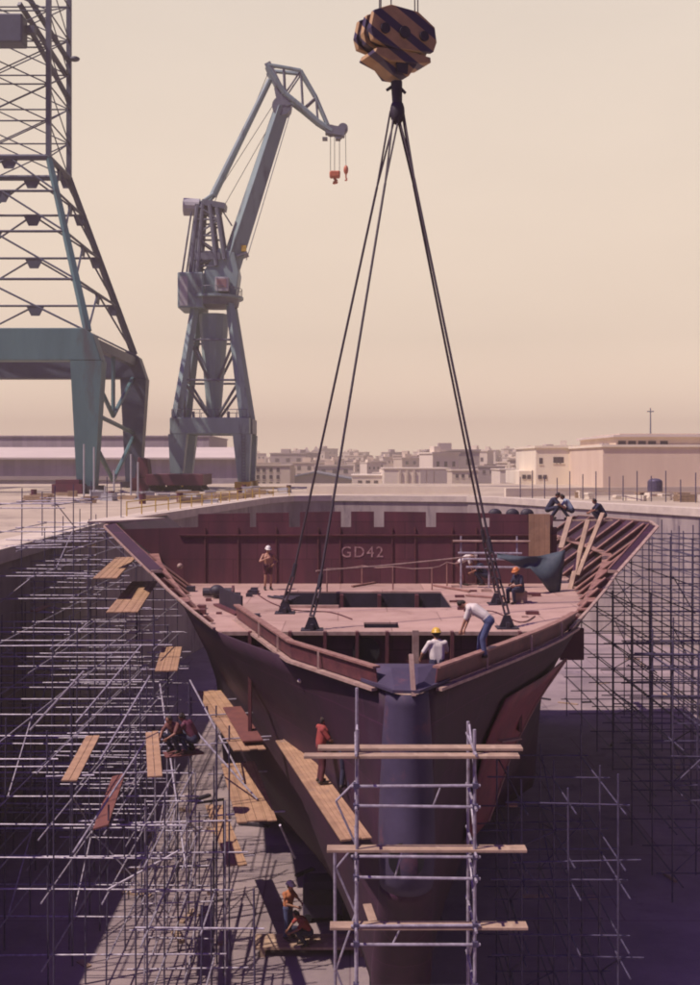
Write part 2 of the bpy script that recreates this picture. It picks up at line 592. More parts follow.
def bb(D, z):
    return float(np.interp(z, ZL, [np.interp(D, DS, BT[k]) for k in ZL]))


DT = [33.6, 36, 39, 42, 44, 46, 48, 62, 64]
ZT = [-5.1, -4.86, -4.55, -4.24, -3.47, -2.72, -2.6, -3.05, -3.1]
BTOP = [5.45, 6.5, 7.75, 8.9, 10.25, 11.55, 11.8, 12.0, 12.0]


def ztop(D):
    return float(np.interp(D, DT, ZT))


def btop(D):
    return float(np.interp(D, DT, BTOP))


ship = empty('ship_bow_section', (CX, 36, 15 - 13.75), 'maroon primed ship bow section under construction standing in the dry dock', 'ship')
NS = 30


def D0(z):
    return 25.0 + max(0.0, -9.4 - z) * 0.75


for s in (-1, 1):
    sh = MB()
    rows = []
    for i in range(NS + 1):
        r = []
        for z in np.linspace(-13.6, -5.2, 18):
            D = D0(z) + (64 - D0(z)) * (i / NS) ** 1.35
            r.append((CX + s * bb(D, z), D, EYE + z))
        rows.append(r)
    sh.grid(rows)
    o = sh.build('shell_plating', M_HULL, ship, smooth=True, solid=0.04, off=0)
    up = MB()
    rows = []
    for D in [33.6, 35, 36.5, 38, 39.5, 41, 42, 43, 44, 45, 46, 48, 52, 57, 62, 64]:
        r = []
        for t in np.linspace(0, 1, 6):
            b0, b1 = bb(D, -5.2), btop(D)
            r.append((CX + s * (b0 + (b1 - b0) * t ** 0.92), D, EYE - 5.2 + (ztop(D) + 5.2) * t))
        rows.append(r)
    up.grid(rows)
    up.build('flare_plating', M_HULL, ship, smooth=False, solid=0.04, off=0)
    # bright cut top edge of the flare
    ed = MB()
    for a, b in zip([33.6, 36, 39, 41.2], [36, 39, 41.2, 42]):
        ed.beam((CX + s * btop(a), a, EYE + ztop(a) + .02), (CX + s * btop(b), b, EYE + ztop(b) + .02), 0.10, 0.06)
    for a, b in zip([42, 44, 46, 48], [44, 46, 48, 64]):
        ed.beam((CX + s * btop(a), a, EYE + ztop(a) + .02), (CX + s * btop(b), b, EYE + ztop(b) + .02), 0.14, 0.06)
    ed.build('plate_edge', M_EDGE, ship)
    # inner frames standing off the flare
    for D in [35.4, 37.4, 39.4, 41.2, 42.8, 44.2, 45.5] + ([47.4, 49.6, 52.2, 55.4, 59.2, 63.5] if s > 0 else []):
        fr = MB()
        b0, b1 = bb(D, -5.2), btop(D)
        z0, z1 = EYE - 5.15, EYE + ztop(D) - 0.03
        dep = 0.30 if D < 42 else 0.34
        # web (a thin plate at constant D) and a flange on its inner edge
        fr.prism([(CX + s * (b0 - 0.03), z0), (CX + s * (b1 - 0.03), z1), (CX + s * (b1 - dep), z1 + .0), (CX + s * (b0 - dep), z0)], 1, D - 0.02, D + 0.02)
        o = fr.build('frame', M_WEB, ship)
        fg = MB()
        fg.beam((CX + s * (b0 - dep - .02), D, z0 + .02), (CX + s * (b1 - dep - .02), D, z1 + .02), 0.22, 0.04, side=(0, 1, 0))
        fg.build('flange', M_FRAME, o)
    # web plate closing the forward end of the tall flare
    wb = MB()
    n = 8
    pts_o, pts_i = [], []
    for k in range(n + 1):
        D = 42 + 4 * k / n
        pts_o.append((CX + s * btop(D), D, EYE + ztop(D) + 0.03))
        pts_i.append((CX + s * (btop(D) - (0.34 if s > 0 else 0.42)), D + 0.10, EYE + ztop(D) + 0.03 + .08))
    wb.grid([pts_o, pts_i])
    wb.build('end_web', M_HULL, ship, solid=0.05)
    we = MB()
    we.beam(Vector(pts_o[0]) + Vector((0, -.04, .03)), Vector(pts_i[0]) + Vector((0, -.04, -.05)), 0.14, 0.10)
    we.build('end_flange', M_EDGE, ship)
    ie = MB()
    ie.path([Vector(p) for p in pts_i], 0.045, n=5)
    ie.build('inner_edge', M_FRAME, ship)
    # stringer along the flare
    st = MB()
    for a, b in (zip([37, 39, 41, 43, 45, 47, 52, 58], [39, 41, 43, 45, 47, 52, 58, 66]) if s > 0 else zip([37, 39, 41, 43, 45], [39, 41, 43, 45, 47])):
        pa = [btop(a) * .45 + bb(a, -5.2) * .55, (ztop(a) - 5.2) * .5]
        pb = [btop(b) * .45 + bb(b, -5.2) * .55, (ztop(b) - 5.2) * .5]
        st.beam((CX + s * (pa[0] - .2), a, EYE + pa[1]), (CX + s * (pb[0] - .2), b, EYE + pb[1]), 0.40, 0.04)
    st.build('stringer', M_FRAME, ship)
    # bulwark strake along the front of the V: plate, pale edge and stubs
    cv, sv, inn = MB(), MB(), MB()
    va = [25.35, 27, 29, 31, 32.6, 34.6] if s > 0 else [25.35, 27, 29, 31, 33, 36.4]
    bv = (lambda D: bb(D, -5.2)) if s > 0 else (lambda D: min(bb(D, -5.2), float(np.interp(D, [25, 29, 36.4], [.42, 2.80, 5.0]))))
    for a, b in zip(va[:-1], va[1:]):
        A = Vector((CX + s * (bv(a) + .02), a, EYE - 5.2))
        B = Vector((CX + s * (bv(b) + .02), b, EYE - 5.2))
        cv.add([A + Vector((0, 0, .03)), B + Vector((0, 0, .03)), B + Vector((s * .06, .02, .45)), A + Vector((s * .06, .02, .45))], [(0, 1, 2, 3)])
        sv.beam(A + Vector((s * .09, -.09, -.02)), B + Vector((s * .09, -.09, -.02)), 0.16, 0.07)
        inn.beam(A + Vector((s * .04, .03, .47)), B + Vector((s * .04, .03, .47)), 0.20, 0.05)
    cv.build('bulwark_plate', M_WEB, ship, solid=0.03, off=0)
    sv.build('rubbing_strip', M_EDGE, ship)
    inn.build('bulwark_cap', M_FRAME, ship)
    for a in (27.6, 30.2, 32.6):
        A = Vector((CX + s * (bv(a) + .03), a, EYE - 5.2))
        kb = MB().beam(A + Vector((s * .10, -.10, .0)), A + Vector((s * .10, -.06, .46)), 0.05, 0.05)
        kb.build('bracket', M_EDGE, ship)
    # pale wing plate at the top corner
    if s > 0:
        continue
    wp = MB()
    wp.prism([(CX + s * 12.35, 46.3), (CX + s * 11.2, 47.0), (CX + s * 9.6, 49.5), (CX + s * 12.35, 49.5)], 2, EYE - 2.58, EYE - 2.50)
    wp.build('wing_plate', M_COPE, ship)
# separate curved shell plate standing proud of the lower right bow
cp_, ce_ = MB(), []
rows = []
for k_ in range(11):
    t = k_ / 10
    z = -6.5 - 4.2 * t
    D1 = 36.4 - 3.6 * t
    row = []
    for q_ in np.linspace(0, 1, 7):
        D = (30.2 + .5 * t) + (D1 - 30.2 - .5 * t) * q_
        row.append((CX + bb(D, z) + .16 + .12 * q_, D, EYE + z))
    rows.append(row)
    ce_.append(Vector(row[-1]) + Vector((.02, -.04, 0)))
cp_.grid(rows)
pl_ = cp_.build('loose_shell_plate', M_PLATE, ship, smooth=True, solid=.05, off=0)
MB().path(ce_, .045, n=6).build('plate_rim', M_FRAME, pl_)
# stem and forefoot
for nm_, z0, z1, m_ in (('stem_casting', -9.7, -5.2, M_STEM), ('forefoot_plating', -13.6, -9.7, M_HULL)):
    stm = MB()
    rows = []
    for z in np.linspace(z0, z1, 18):
        b = bb(D0(z), z) + 0.06
        fwd = 0.72 + 0.25 * math.exp(-((z + 8.9) / 1.3) ** 2)
        bw = b + 0.10 * math.exp(-((z + 8.9) / 1.1) ** 2)
        rows.append([(CX + bw * sin(t), D0(z) + .25 - fwd * cos(t), EYE + z) for t in np.linspace(-pi / 2, pi / 2, 15)])
    stm.grid(rows)
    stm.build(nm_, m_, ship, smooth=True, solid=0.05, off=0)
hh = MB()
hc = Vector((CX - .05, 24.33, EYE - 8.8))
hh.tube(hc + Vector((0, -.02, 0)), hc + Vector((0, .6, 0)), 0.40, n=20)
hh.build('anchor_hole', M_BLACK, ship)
# keel closing
kl = MB()
rows = []
for D in np.linspace(28.2, 64, 16):
    b = bb(D, -13.6)
    rows.append([(CX - b, D, EYE - 13.6), (CX, D, EYE - 13.75), (CX + b, D, EYE - 13.6)])
kl.grid(rows)
kl.build('bottom_plating', M_HULL, ship, solid=0.04)
# breasthook with its post
bh = MB()
bh.prism([(CX - 1.05, 25.9), (CX - .35, 24.55), (CX + .25, 24.5), (CX + 1.05, 25.9), (CX + .72, 26.7), (CX - .72, 26.7)], 2, EYE - 5.16, EYE - 5.09)
bh.build('breasthook', M_STEM, ship)
bf = MB()
bf.add([(CX - .98, 25.9, EYE - 5.09), (CX - .30, 24.62, EYE - 5.09), (CX + .22, 24.58, EYE - 5.09), (CX + .98, 25.9, EYE - 5.09),
        (CX - .72, 26.2, EYE - 4.80), (CX - .34, 25.7, EYE - 4.80), (CX + .28, 25.7, EYE - 4.80), (CX + .72, 26.2, EYE - 4.80)],
       [(0, 1, 5, 4), (1, 2, 6, 5), (2, 3, 7, 6), (4, 5, 6, 7)])
bf.build('breasthook_hood', M_STEM, ship, solid=0.03)
MB().beam((CX + .12, 24.52, EYE - 5.22), (CX + .08, 24.9, EYE - 4.35), 0.10, 0.08).build('stem_post', M_EDGE, ship)
# deck with hatch and slot
dk = MB()
HX = (-2.55, 3.65)
SX = (0.45, 1.55)


def strip(D0, D1, fa, fb, n=3):
    rows = []
    for i in range(n + 1):
        D = D0 + (D1 - D0) * i / n
        rows.append([(fa(D), D, EYE - 5.2), ((fa(D) + fb(D)) / 2, D, EYE - 5.2), (fb(D), D, EYE - 5.2)])
    dk.grid(rows)


Lf = lambda D: CX - bb(D, -5.2) + .05
Rf = lambda D: CX + bb(D, -5.2) - .05
strip(33.6, 34.5, Lf, Rf, 1)
strip(34.5, 35.7, Lf, lambda D: SX[0], 1)
strip(34.5, 35.7, lambda D: SX[1], Rf, 1)
strip(35.7, 39.3, Lf, Rf)
strip(39.3, 44.2, Lf, lambda D: HX[0])
strip(39.3, 44.2, lambda D: HX[1], Rf)
strip(44.2, 64.0, Lf, Rf, 8)
dk.build('deck', M_DECK, ship, solid=0.06)
for nm_, (x0, x1, y0, y1) in (('hatch_well', (HX[0], HX[1], 39.3, 44.2)), ('slot_well', (SX[0], SX[1], 34.5, 35.7))):
    hl = MB()
    for (a, b, c, d) in ((x0, x1, y0 - .03, y0), (x0, x1, y1, y1 + .03), (x0 - .03, x0, y0, y1), (x1, x1 + .03, y0, y1)):
        hl.box(a, b, c, d, EYE - 7.2, EYE - 5.27)
    hl.box(x0 - .03, x1 + .03, y0 - .03, y1 + .03, EYE - 7.25, EYE - 7.2)
    hl.build(nm_, M_DARK, ship)
for x in (-0.4, 1.1, 2.6):
    MB().box(x, x + .14, 43.8, 44.17, EYE - 7.1, EYE - 5.3).build('hatch_stiffener', M_WEB, ship)
MB().box(-2.5, -0.4, 39.12, 39.28, EYE - 5.2, EYE - 5.10).build('hatch_lip', M_EDGE, ship)
# front edge and transverse web below it
MB().box(CX - 5.2, CX + 5.2, 33.5, 33.6, EYE - 5.28, EYE - 5.17).build('deck_edge', M_EDGE, ship)
tw = MB()
rows = []
for z in np.linspace(-10.5, -5.3, 8):
    b = bb(33.7, z) - .04
    rows.append([(CX - b, 33.7, EYE + z), (CX, 33.7, EYE + z), (CX + b, 33.7, EYE + z)])
tw.grid(rows)
tw.build('transverse_web', M_BULK, ship, solid=0.04)
for px in (250, 290, 325, 357, 387, 452, 485, 520):
    p = P(px, 640, 33.5)
    MB().box(p.x - .05, p.x + .05, 33.38, 33.67, EYE - 8.2, EYE - 5.16).build('web_stiffener', M_WEB, ship)
p = P(415.5, 640, 33.4)
MB().box(p.x - .10, p.x + .10, 33.3, 33.45, EYE - 6.6, EYE - 5.1).build('pale_stanchion', M_EDGE, ship)
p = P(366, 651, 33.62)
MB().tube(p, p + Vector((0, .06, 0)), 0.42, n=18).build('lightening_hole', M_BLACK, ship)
# forward frames in the open V
for D in (27.5, 29.5, 31.5):
    for s in (-1, 1):
        fr = MB()
        pts = [(CX + s * (bb(D, z) - .03), D, EYE + z) for z in np.linspace(-8.4, -5.3, 6)]
        pin = [(CX + s * max(.1, bb(D, z) - .4), D, EYE + z) for z in np.linspace(-8.4, -5.3, 6)]
        fr.grid([pts, pin])
        fr.build('frame', M_WEB, ship, solid=0.04)
# notched bulkhead
BD = 47.05
bk = MB()
zb = EYE - 5.2
zn = P(0, 527, BD).z
ztp = P(0, 512, BD).z
bk.prism([(CX - 8.2, zb), (CX + 7.55, zb), (CX + 7.55, zn), (CX - 7.8, zn), (CX - 11.1, zn - .1)], 1, BD, BD + .06)
for (a, b, t0, t1) in ((198, 250, 514, 513), (256, 289, 513, 512.5), (300, 341, 512, 511.5), (351, 374, 511.5, 511.5), (384, 426, 511.5, 512), (436, 481.5, 512.5, 513),
                       (489.5, 553, 513.5, 515.5)):
    A, B = P(a, t0, BD), P(b, t1, BD)
    bk.prism([(A.x, zn - .001), (B.x, zn - .001), (B.x, B.z), (A.x, A.z)], 1, BD, BD + .06)
A, B = P(481.5, 513, BD), P(489.5, 518, BD)
bk.box(A.x, B.x, BD, BD + .06, B.z, A.z)
bk.build('bulkhead', M_BULK, ship)
zs = P(0, 535, BD).z
MB().box(CX - 8.6, CX + 7.5, BD - .09, BD - .003, zs - .03, zs + .03).build('bulkhead_stringer', M_WEB, ship)
for px in (205, 238, 276, 318, 340, 392, 415, 452, 476):
    p = P(px, 540, BD)
    MB().box(p.x - .03, p.x + .03, BD - .05, BD - .003, zb + .01, zn - .02).build('bulkhead_stiffener', M_WEB, ship)
# lettering GD 42 and the smaller second line
for (txt, px, py, size) in (('GD42', 362, 552.5, 0.66),):
    cu = bpy.data.curves.new('lettering', 'FONT')
    cu.body = txt
    cu.size = size
    cu.align_x = 'CENTER'
    cu.align_y = 'CENTER'
    cu.extrude = 0.004
    cu.space_character = 1.2
    tmp = bpy.data.objects.new('lettering_curve', cu)
    COL.objects.link(tmp)
    bpy.context.view_layer.update()
    dg = bpy.context.evaluated_depsgraph_get()
    me = bpy.data.meshes.new_from_object(tmp.evaluated_get(dg))
    bpy.data.objects.remove(tmp)
    bpy.data.curves.remove(cu)
    lo = bpy.data.objects.new('lettering', me)
    me.materials.clear()
    me.materials.append(M_CHALK)
    COL.objects.link(lo)
    lo.parent = ship
    lo.location = P(px, py, BD - 0.012) - Vector(ship.location)
    lo.rotation_euler = (radians(90), 0, 0)
# two little lugs / round pads on top of the right end of the bulkhead
for px in (495, 512.5, 527):
    p = P(px, 514, BD + .3)
    MB().sphere(p, 0.30, 12, 8, (1, .6, .8)).build('round_pad', M_DARK, ship, smooth=True)
# dark equipment seats in the corner left of the bulkhead
for px, py, r in ((180, 566, .12),):
    MB().sphere(P(px, py, 45.5), r).build('draft_lamp', M_EDGE, ship, smooth=True)
# small pale ball on the left bow
p = P(325.5, 680, 29.1)
MB().sphere((CX - bb(29.0, p.z - EYE) - .04, 29.0, p.z), .06).build('pale_ball', M_COPE, ship, smooth=True)
# lifting lugs on deck
LUGS = [P(285, 612, 0), P(312, 629, 0), P(507, 626, 0), P(499, 604, 0)]
LUGS = [G(285, 613, EYE - 5.2), G(312, 630, EYE - 5.2), G(507, 628, EYE - 5.2), G(497, 604, EYE - 5.2)]
for l in LUGS:
    lg = MB()
    lg.prism([(l.x - .26, EYE - 5.2), (l.x + .26, EYE - 5.2), (l.x + .10, EYE - 4.80), (l.x - .10, EYE - 4.80)], 1, l.y - .05, l.y + .05)
    lg.box(l.x - .05, l.x + .05, l.y - .3, l.y + .3, EYE - 5.2, EYE - 5.0)
    lg.box(l.x - .34, l.x + .34, l.y - .32, l.y + .32, EYE - 5.2, EYE - 5.165)
    lg.build('lifting_lug', M_DARK, ship)

# keel blocks
for i, D in enumerate([29.2, 30.9, 32.8, 36, 39.5, 43]):
    b = MB()
    b.box(CX - .75, CX + .75, D - .45, D + .45, 0, .7)
    b.box(CX - .6, CX + .6, D - .4, D + .4, .7, 1.2)
    one(b, 'keel_block', M_DARK, 'dark stacked keel block under the ship bottom', 'keel block', 'keel blocks under the ship')

# ------------------------------------------------------------------ lifting block and slings
AP = P(397.5, 100, 37.2)
blk = empty('lifting_block', AP + Vector((0, 0, .5)), 'yellow and black striped lifting block hanging above the ship', 'lifting block')
c = P(395, 45, 37.2)
k = 37.2 / F
RZ = Matrix.Rotation(radians(28), 4, 'Z')


def rp(x, y, z):
    return c + RZ @ Vector((x, y, z))


def rprism(poly, y0, y1):
    m = MB()
    n = len(poly)
    vs = [rp(x, y0, z) for x, z in poly] + [rp(x, y1, z) for x, z in poly]
    m.add(vs, [tuple(range(n - 1, -1, -1)), tuple(range(n, 2 * n))] + [(i, (i + 1) % n, n + (i + 1) % n, n + i) for i in range(n)])
    return m


for (y0, y1) in ((-.62, -.40), (-.12, .12), (.40, .62)):
    rprism([(-1.18, -.22), (-1.28, .15), (-1.15, .75), (-.5, 1.05), (.55, 1.0), (1.2, .6), (1.28, .1), (1.15, -.25), (.3, -.35), (-.3, -.38)], y0, y1).build('cheek_plate', M_STRIPE, blk, bevel=.02)
for x in (-.75, 0.0, .75):
    for y in (-.26, .26):
        m = MB()
        m.tube(rp(x, y - .11, .2), rp(x, y + .11, .2), .44, n=20)
        m.build('sheave', M_DARK, blk)
rprism([(-1.1, -.62), (-1.0, -.42), (-.2, -.34), (.5, -.36), (1.08, -.42), (1.1, -.6), (.45, -.72), (-.5, -.80)], -.55, .55).build('crosshead', M_STRIPE, blk, bevel=.03)
m = MB()
pts = [(-.75, -.55), (.75, -.5), (.32, -1.15), (-.3, -1.18)]
rprism([(-.72, -.7), (.68, -.62), (.30, -1.14), (-.28, -1.16)], -.42, .42).build('hook_housing', M_STRIPE, blk, bevel=.03)
for x, r_ in ((-.75, .17), (0.0, .2), (.75, .17)):
    MB().tube(rp(x, -.70, .2), rp(x, -.615, .2), r_, n=16).build('axle_pin', M_DARK, blk)
for y in (-.47, .47):
    rprism([(-.2, -1.1), (.2, -1.1), (.26, -.3), (-.26, -.3)], y - .03, y + .03).build('side_strap', M_DARK, blk)
MB().tube(P(396.5, 82, 37.2), P(397.3, 104, 37.2), .20, .17, n=12).build('shank', M_DARK, blk)
m = MB()
m.sphere(P(397.3, 112, 37.2), .36, 14, 10, (.7, .6, 1.25))
m.build('ramshorn_hook', M_DARK, blk, smooth=True)
for s in (-1, 1):
    MB().tube(P(396, 84, 37.2), P(396 + s * 9.5, 92 + s * 1.5, 37.2), .07, .05).build('hook_latch', M_DARK, blk)
for (x, y) in ((-.75, -.26), (0.0, .26), (.75, -.26), (.95, .26), (-.4, .26)):
    MB().tube(rp(x, y, .9), rp(x * .9, y, 9), .022, n=5).build('hoist_rope', M_ROPE, blk)
sl_lab = ['wire sling running from the block to the far left deck lug', 'wire sling running from the block to the near left deck lug',
          'wire sling running from the block to the near right deck lug', 'wire sling running from the block to the far right deck lug']
for l, lab, dx in zip(LUGS, sl_lab, (-.14, -.02, .10, .05)):
    top = AP + Vector((dx, 0, -.4))
    bot = l + Vector((0, 0, 1.75))
    if l.x > 3:
        bot = l + (top - l).normalized() * 2.4
    else:
        bot = l + (top - l).normalized() * 1.3
    r = empty('wire_sling', bot, lab, 'sling', 'wire slings of the lift')
    m = MB()
    side = (top - bot).cross(Vector((0, 1, 0))).normalized()
    # eye splice: the rope is doubled near the hook
    mid = top.lerp(bot, .16)
    m.tube(mid, bot, .042)
    m.tube(top + side * .10, mid, .034)
    m.tube(top - side * .10, mid, .034)
    m.build('rope', M_ROPE, r)
    m = MB()
    m.tube(bot + (top - bot).normalized() * .45, bot, .075)
    m.build('socket', M_DARK, r)
    m = MB()
    lug = l + Vector((0, 0, .45))
    n = max(2, int((bot - lug).length / .26))
    for i in range(n):
        a, b = bot.lerp(lug, i / n), bot.lerp(lug, (i + 1) / n)
        d = (b - a).normalized()
        u = d.orthogonal().normalized() if i % 2 else d.cross(d.orthogonal()).normalized()
        for s in (-1, 1):
            m.tube(a + u * .08 * s - d * .03, b + u * .08 * s + d * .03, .035)
        m.tube(a - u * .08, a + u * .08, .035)
        m.tube(b - u * .08, b + u * .08, .035)
    m.build('chain_and_shackle', M_ROPE, r)

# ------------------------------------------------------------------ scaffolds
LIFT = [1.0, 2.85, 4.7, 6.6, 8.5, 10.4, 12.0, 13.2]


def jit(a=.04):
    return R.uniform(-a, a)


def scaffold(label, xs, ys, keep, ztopf, mats, rad, brace_every=3, base=None, cat='scaffold', diag=True, lifts=LIFT, r_x=None, rails=False):
    cxm = sum(xs) / len(xs)
    cym = sum(ys) / len(ys)
    root = empty('scaffold', (cxm, cym, 0), label, cat)
    mS, mL = mats
    P_ = {}
    for i, x in enumerate(xs):
        for j, y in enumerate(ys):
            if not keep(x, y):
                continue
            t = ztopf(x, y)
            P_[i, j] = t
            MB().tube((x + jit(), y + jit(), 0), (x + jit(.06), y + jit(.06), t + R.uniform(.1, 1.1)), rad, n=6).build('standard', mS, root)
    for z in lifts:
        for j, y in enumerate(ys):
            run = [i for i in range(len(xs)) if (i, j) in P_ and P_[i, j] >= z - .1]
            if len(run) < 2:
                continue
            a, b = xs[min(run)], xs[max(run)]
            e0, e1 = R.uniform(.1, .9), R.uniform(.1, .7)
            if r_x is not None:
                e0 = r_x
            MB().tube((a - e0, y + .05, z + jit(.05)), (b + e1, y + .05, z + jit(.05)), rad * .95, n=6).build('transom', mL, root)
        for i, x in enumerate(xs):
            run = [j for j in range(len(ys)) if (i, j) in P_ and P_[i, j] >= z - .1]
            if len(run) < 2:
                continue
            a, b = ys[min(run)], ys[max(run)]
            MB().tube((x + .05, a - R.uniform(.2, 1.2), z - .06 + jit(.05)), (x + .05, b + R.uniform(.2, .8), z - .06 + jit(.05)), rad * .95, n=6).build('ledger', mL, root)
    if rails:
        for z in lifts[1:-1]:
            for j, y in enumerate(ys):
                run = [i for i in range(len(xs)) if (i, j) in P_ and P_[i, j] >= z + .6]
                if len(run) >= 2 and (j + int(z)) % 5:
                    MB().tube((xs[min(run)] - R.uniform(.1, .8), y - .05, z + .98 + jit(.06)), (xs[max(run)] + R.uniform(.1, .7), y - .05, z + .98 + jit(.06)), rad * .9, n=6).build('guard_rail', mL, root)
    if diag:
        cnt = 0
        for i, x in enumerate(xs):
            for j in range(len(ys) - 1):
                if (i, j) in P_ and (i, j + 1) in P_ and R.random() < brace_every and cnt < 80:
                    zz = [z for z in lifts if z <= min(P_[i, j], P_[i, j + 1])]
                    for k_ in range(len(zz) - 1):
                        if R.random() < .55:
                            cnt += 1
                            a = (x + .08, ys[j], zz[k_])
                            b = (x + .08, ys[j + 1], zz[k_ + 1])
                            if (k_ + j) % 2:
                                a, b = (a[0], b[1], a[2]), (b[0], a[1], b[2])
                            MB().tube(a, b, rad * .85, n=6).build('brace', mL, root)
        for j, y in enumerate(ys):
            for i in range(len(xs) - 1):
                if (i, j) in P_ and (i + 1, j) in P_ and R.random() < brace_every * .7 and cnt < 98:
                    zz = [z for z in lifts if z <= min(P_[i, j], P_[i + 1, j])]
                    for k_ in range(len(zz) - 1):
                        if R.random() < .5:
                            cnt += 1
                            a = (xs[i], y - .05, zz[k_])
                            b = (xs[i + 1], y - .05, zz[k_ + 1])
                            if (k_ + i) % 2:
                                a, b = (a[0], a[1], b[2]), (b[0], b[1], a[2])
                            MB().tube(a, b, rad * .85, n=6).build('brace', mL, root)
    return root


def hull_left(y):
    return CX - max(bb(y, -5.6), bb(y, -9)) - .25


ysl = [28.6, 31.2, 33.8, 36.4, 39.0, 41.8, 44.6, 47.6, 50.8, 54.2, 57.8, 61.5]
xsl = [-15.2, -12.8, -10.6, -8.6, -6.9, -5.3, -3.9, -2.5]


def keep_l(x, y):
    if x > hull_left(y):
        return False
    if y < 30 and x < -6:
        return False
    if y > 47 and x > -11:
        return False
    if y < 40 and x < -13:
        return False
    if x < -15.0 and y > 57:
        return False
    return True


def top_l(x, y):
    t = 13.3 if y > 46 else 10.4 if y > 44 else 8.5 if y > 37 else 6.6
    if x > -7 and y < 34:
        t = 4.7
    if x > -5 and y < 34:
        t = 3.0
    # stay below the flare
    hx = CX - btop(max(y, 33.6)) - .2
    if x > hx and y > 37:
        t = min(t, 8.5)
    return t


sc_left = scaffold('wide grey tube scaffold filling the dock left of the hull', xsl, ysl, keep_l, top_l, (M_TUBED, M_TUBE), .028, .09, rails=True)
scaffold('second tube scaffold closer to the dock wall, left behind the slanting planks', [-13.7, -11.6, -9.4, -7.6],
         [37.8, 40.4, 43.2, 46.1, 49.2, 52.5, 56.0, 59.6], lambda x, y: x < hull_left(y) - 1 and not (y > 47 and x > -9) and not (y < 40 and x < -11),
         lambda x, y: min(top_l(x, y), 11.6), (M_TUBED, M_TUBE), .026, .08, lifts=[.5, 2.1, 3.9, 5.7, 7.5, 9.4, 11.4], rails=True)
# a denser zigzag tower close to the hull at the bottom left
ys2 = [31.5, 33.4, 35.3, 37.2]
xs2 = [-5.9, -4.7, -3.6]
scaffold('dense zigzag braced scaffold tower on the sunlit dock floor', xs2, ys2, lambda x, y: x < hull_left(y) - .3, lambda x, y: 4.8, (M_TUBE, M_TUBE), .026, .8, lifts=[.5, 1.6, 2.7, 3.8, 4.7])

ysr = [47, 50, 53.5, 57, 61, 65]
xsr = [12.8, 14.6, 16.2, 17.8, 19.4, 21.0, 22.8]


def top_r(x, y):
    if x < 14.5:
        return 8.6
    return 11.0 if y < 62 else 10.5


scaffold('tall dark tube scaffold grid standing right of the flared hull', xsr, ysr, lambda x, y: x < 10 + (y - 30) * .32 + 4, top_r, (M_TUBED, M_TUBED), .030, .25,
         lifts=[1.0, 2.3, 3.6, 4.9, 6.2, 7.5, 8.6, 9.8, 11.0])
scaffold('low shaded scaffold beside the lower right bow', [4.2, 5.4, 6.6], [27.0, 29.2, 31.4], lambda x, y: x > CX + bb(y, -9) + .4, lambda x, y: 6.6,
         (M_TUBED, M_TUBED), .024, .35, lifts=[.9, 1.5, 2.85, 3.4, 4.7, 5.2, 6.6])  # dark tubes here put the shade of the hull into their colour
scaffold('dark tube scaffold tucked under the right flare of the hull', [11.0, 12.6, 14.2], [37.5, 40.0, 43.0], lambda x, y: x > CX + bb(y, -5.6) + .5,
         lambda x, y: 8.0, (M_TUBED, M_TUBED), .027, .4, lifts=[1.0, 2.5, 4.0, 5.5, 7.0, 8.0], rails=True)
# bow staging
st = empty('bow_staging', (1.3, 22.2, 0), 'pale tube staging tower directly in front of the stem', 'scaffold')
FD, RD = 21.6, 22.9
xl, xr = P(356, 0, FD).x, P(475, 0, FD).x
xo = P(336, 0, RD).x
for (x, y, zt) in ((xl, FD, 9.75), (xr, FD, 9.75), (xl, RD, 10.3), (xr, RD, 9.6), (xo, RD, 7.0)):
    MB().tube((x, y, 0), (x + jit(.03), y, zt), .033, n=8).build('standard', M_TUBE, st)
for py in (785, 806, 856, 877, 925, 943, 985, 1010):
    z = P(0, py, FD).z
    e = 0.1 if py not in (806, 877) else .02
    MB().tube((xl - e, FD - .04, z + jit(.02)), (xr + .1, FD - .04, z + jit(.02)), .030, n=8).build('transom', M_TUBE, st)
for py in (752, 806, 852, 877, 927, 985):
    z = P(0, py, FD).z
    for x in (xl, xr):
        MB().tube((x, FD - .25, z), (x, RD + .25, z), .028, n=8).build('ledger', M_TUBE, st)
for py in (785, 806, 856, 877, 925, 943, 985):
    z = P(0, py, FD).z
    for x in (xl, xr):
        MB().box(x - .055, x + .055, FD - .085, FD + .045, z - .05, z + .05).build('coupler', M_TUBED, st)
zz = [P(0, py, FD).z for py in (740, 785, 806, 852, 877, 925, 985, 1040)]
for i in range(len(zz) - 1):
    for x in (xl, xr):
        a, b = (FD, RD) if i % 2 else (RD, FD)
        MB().tube((x + .03, a, zz[i]), (x + .03, b, zz[i + 1]), .024, n=7).build('brace', M_TUBE, st)
for i in range(0, len(zz) - 2):
    a, b = (xo, xl) if i % 2 else (xl, xo)
    MB().tube((a, RD, zz[i + 1] - .3), (b, RD, zz[i + 2] - .3), .024, n=7).build('brace', M_TUBE, st)
for (x0, z0, x1, z1) in ((395, 877, 402, 850), (433, 806, 440, 788), (393, 943, 402, 925)):
    MB().tube(P(x0, z0, RD), P(x1, z1, RD), .02).build('brace', M_TUBE, st)


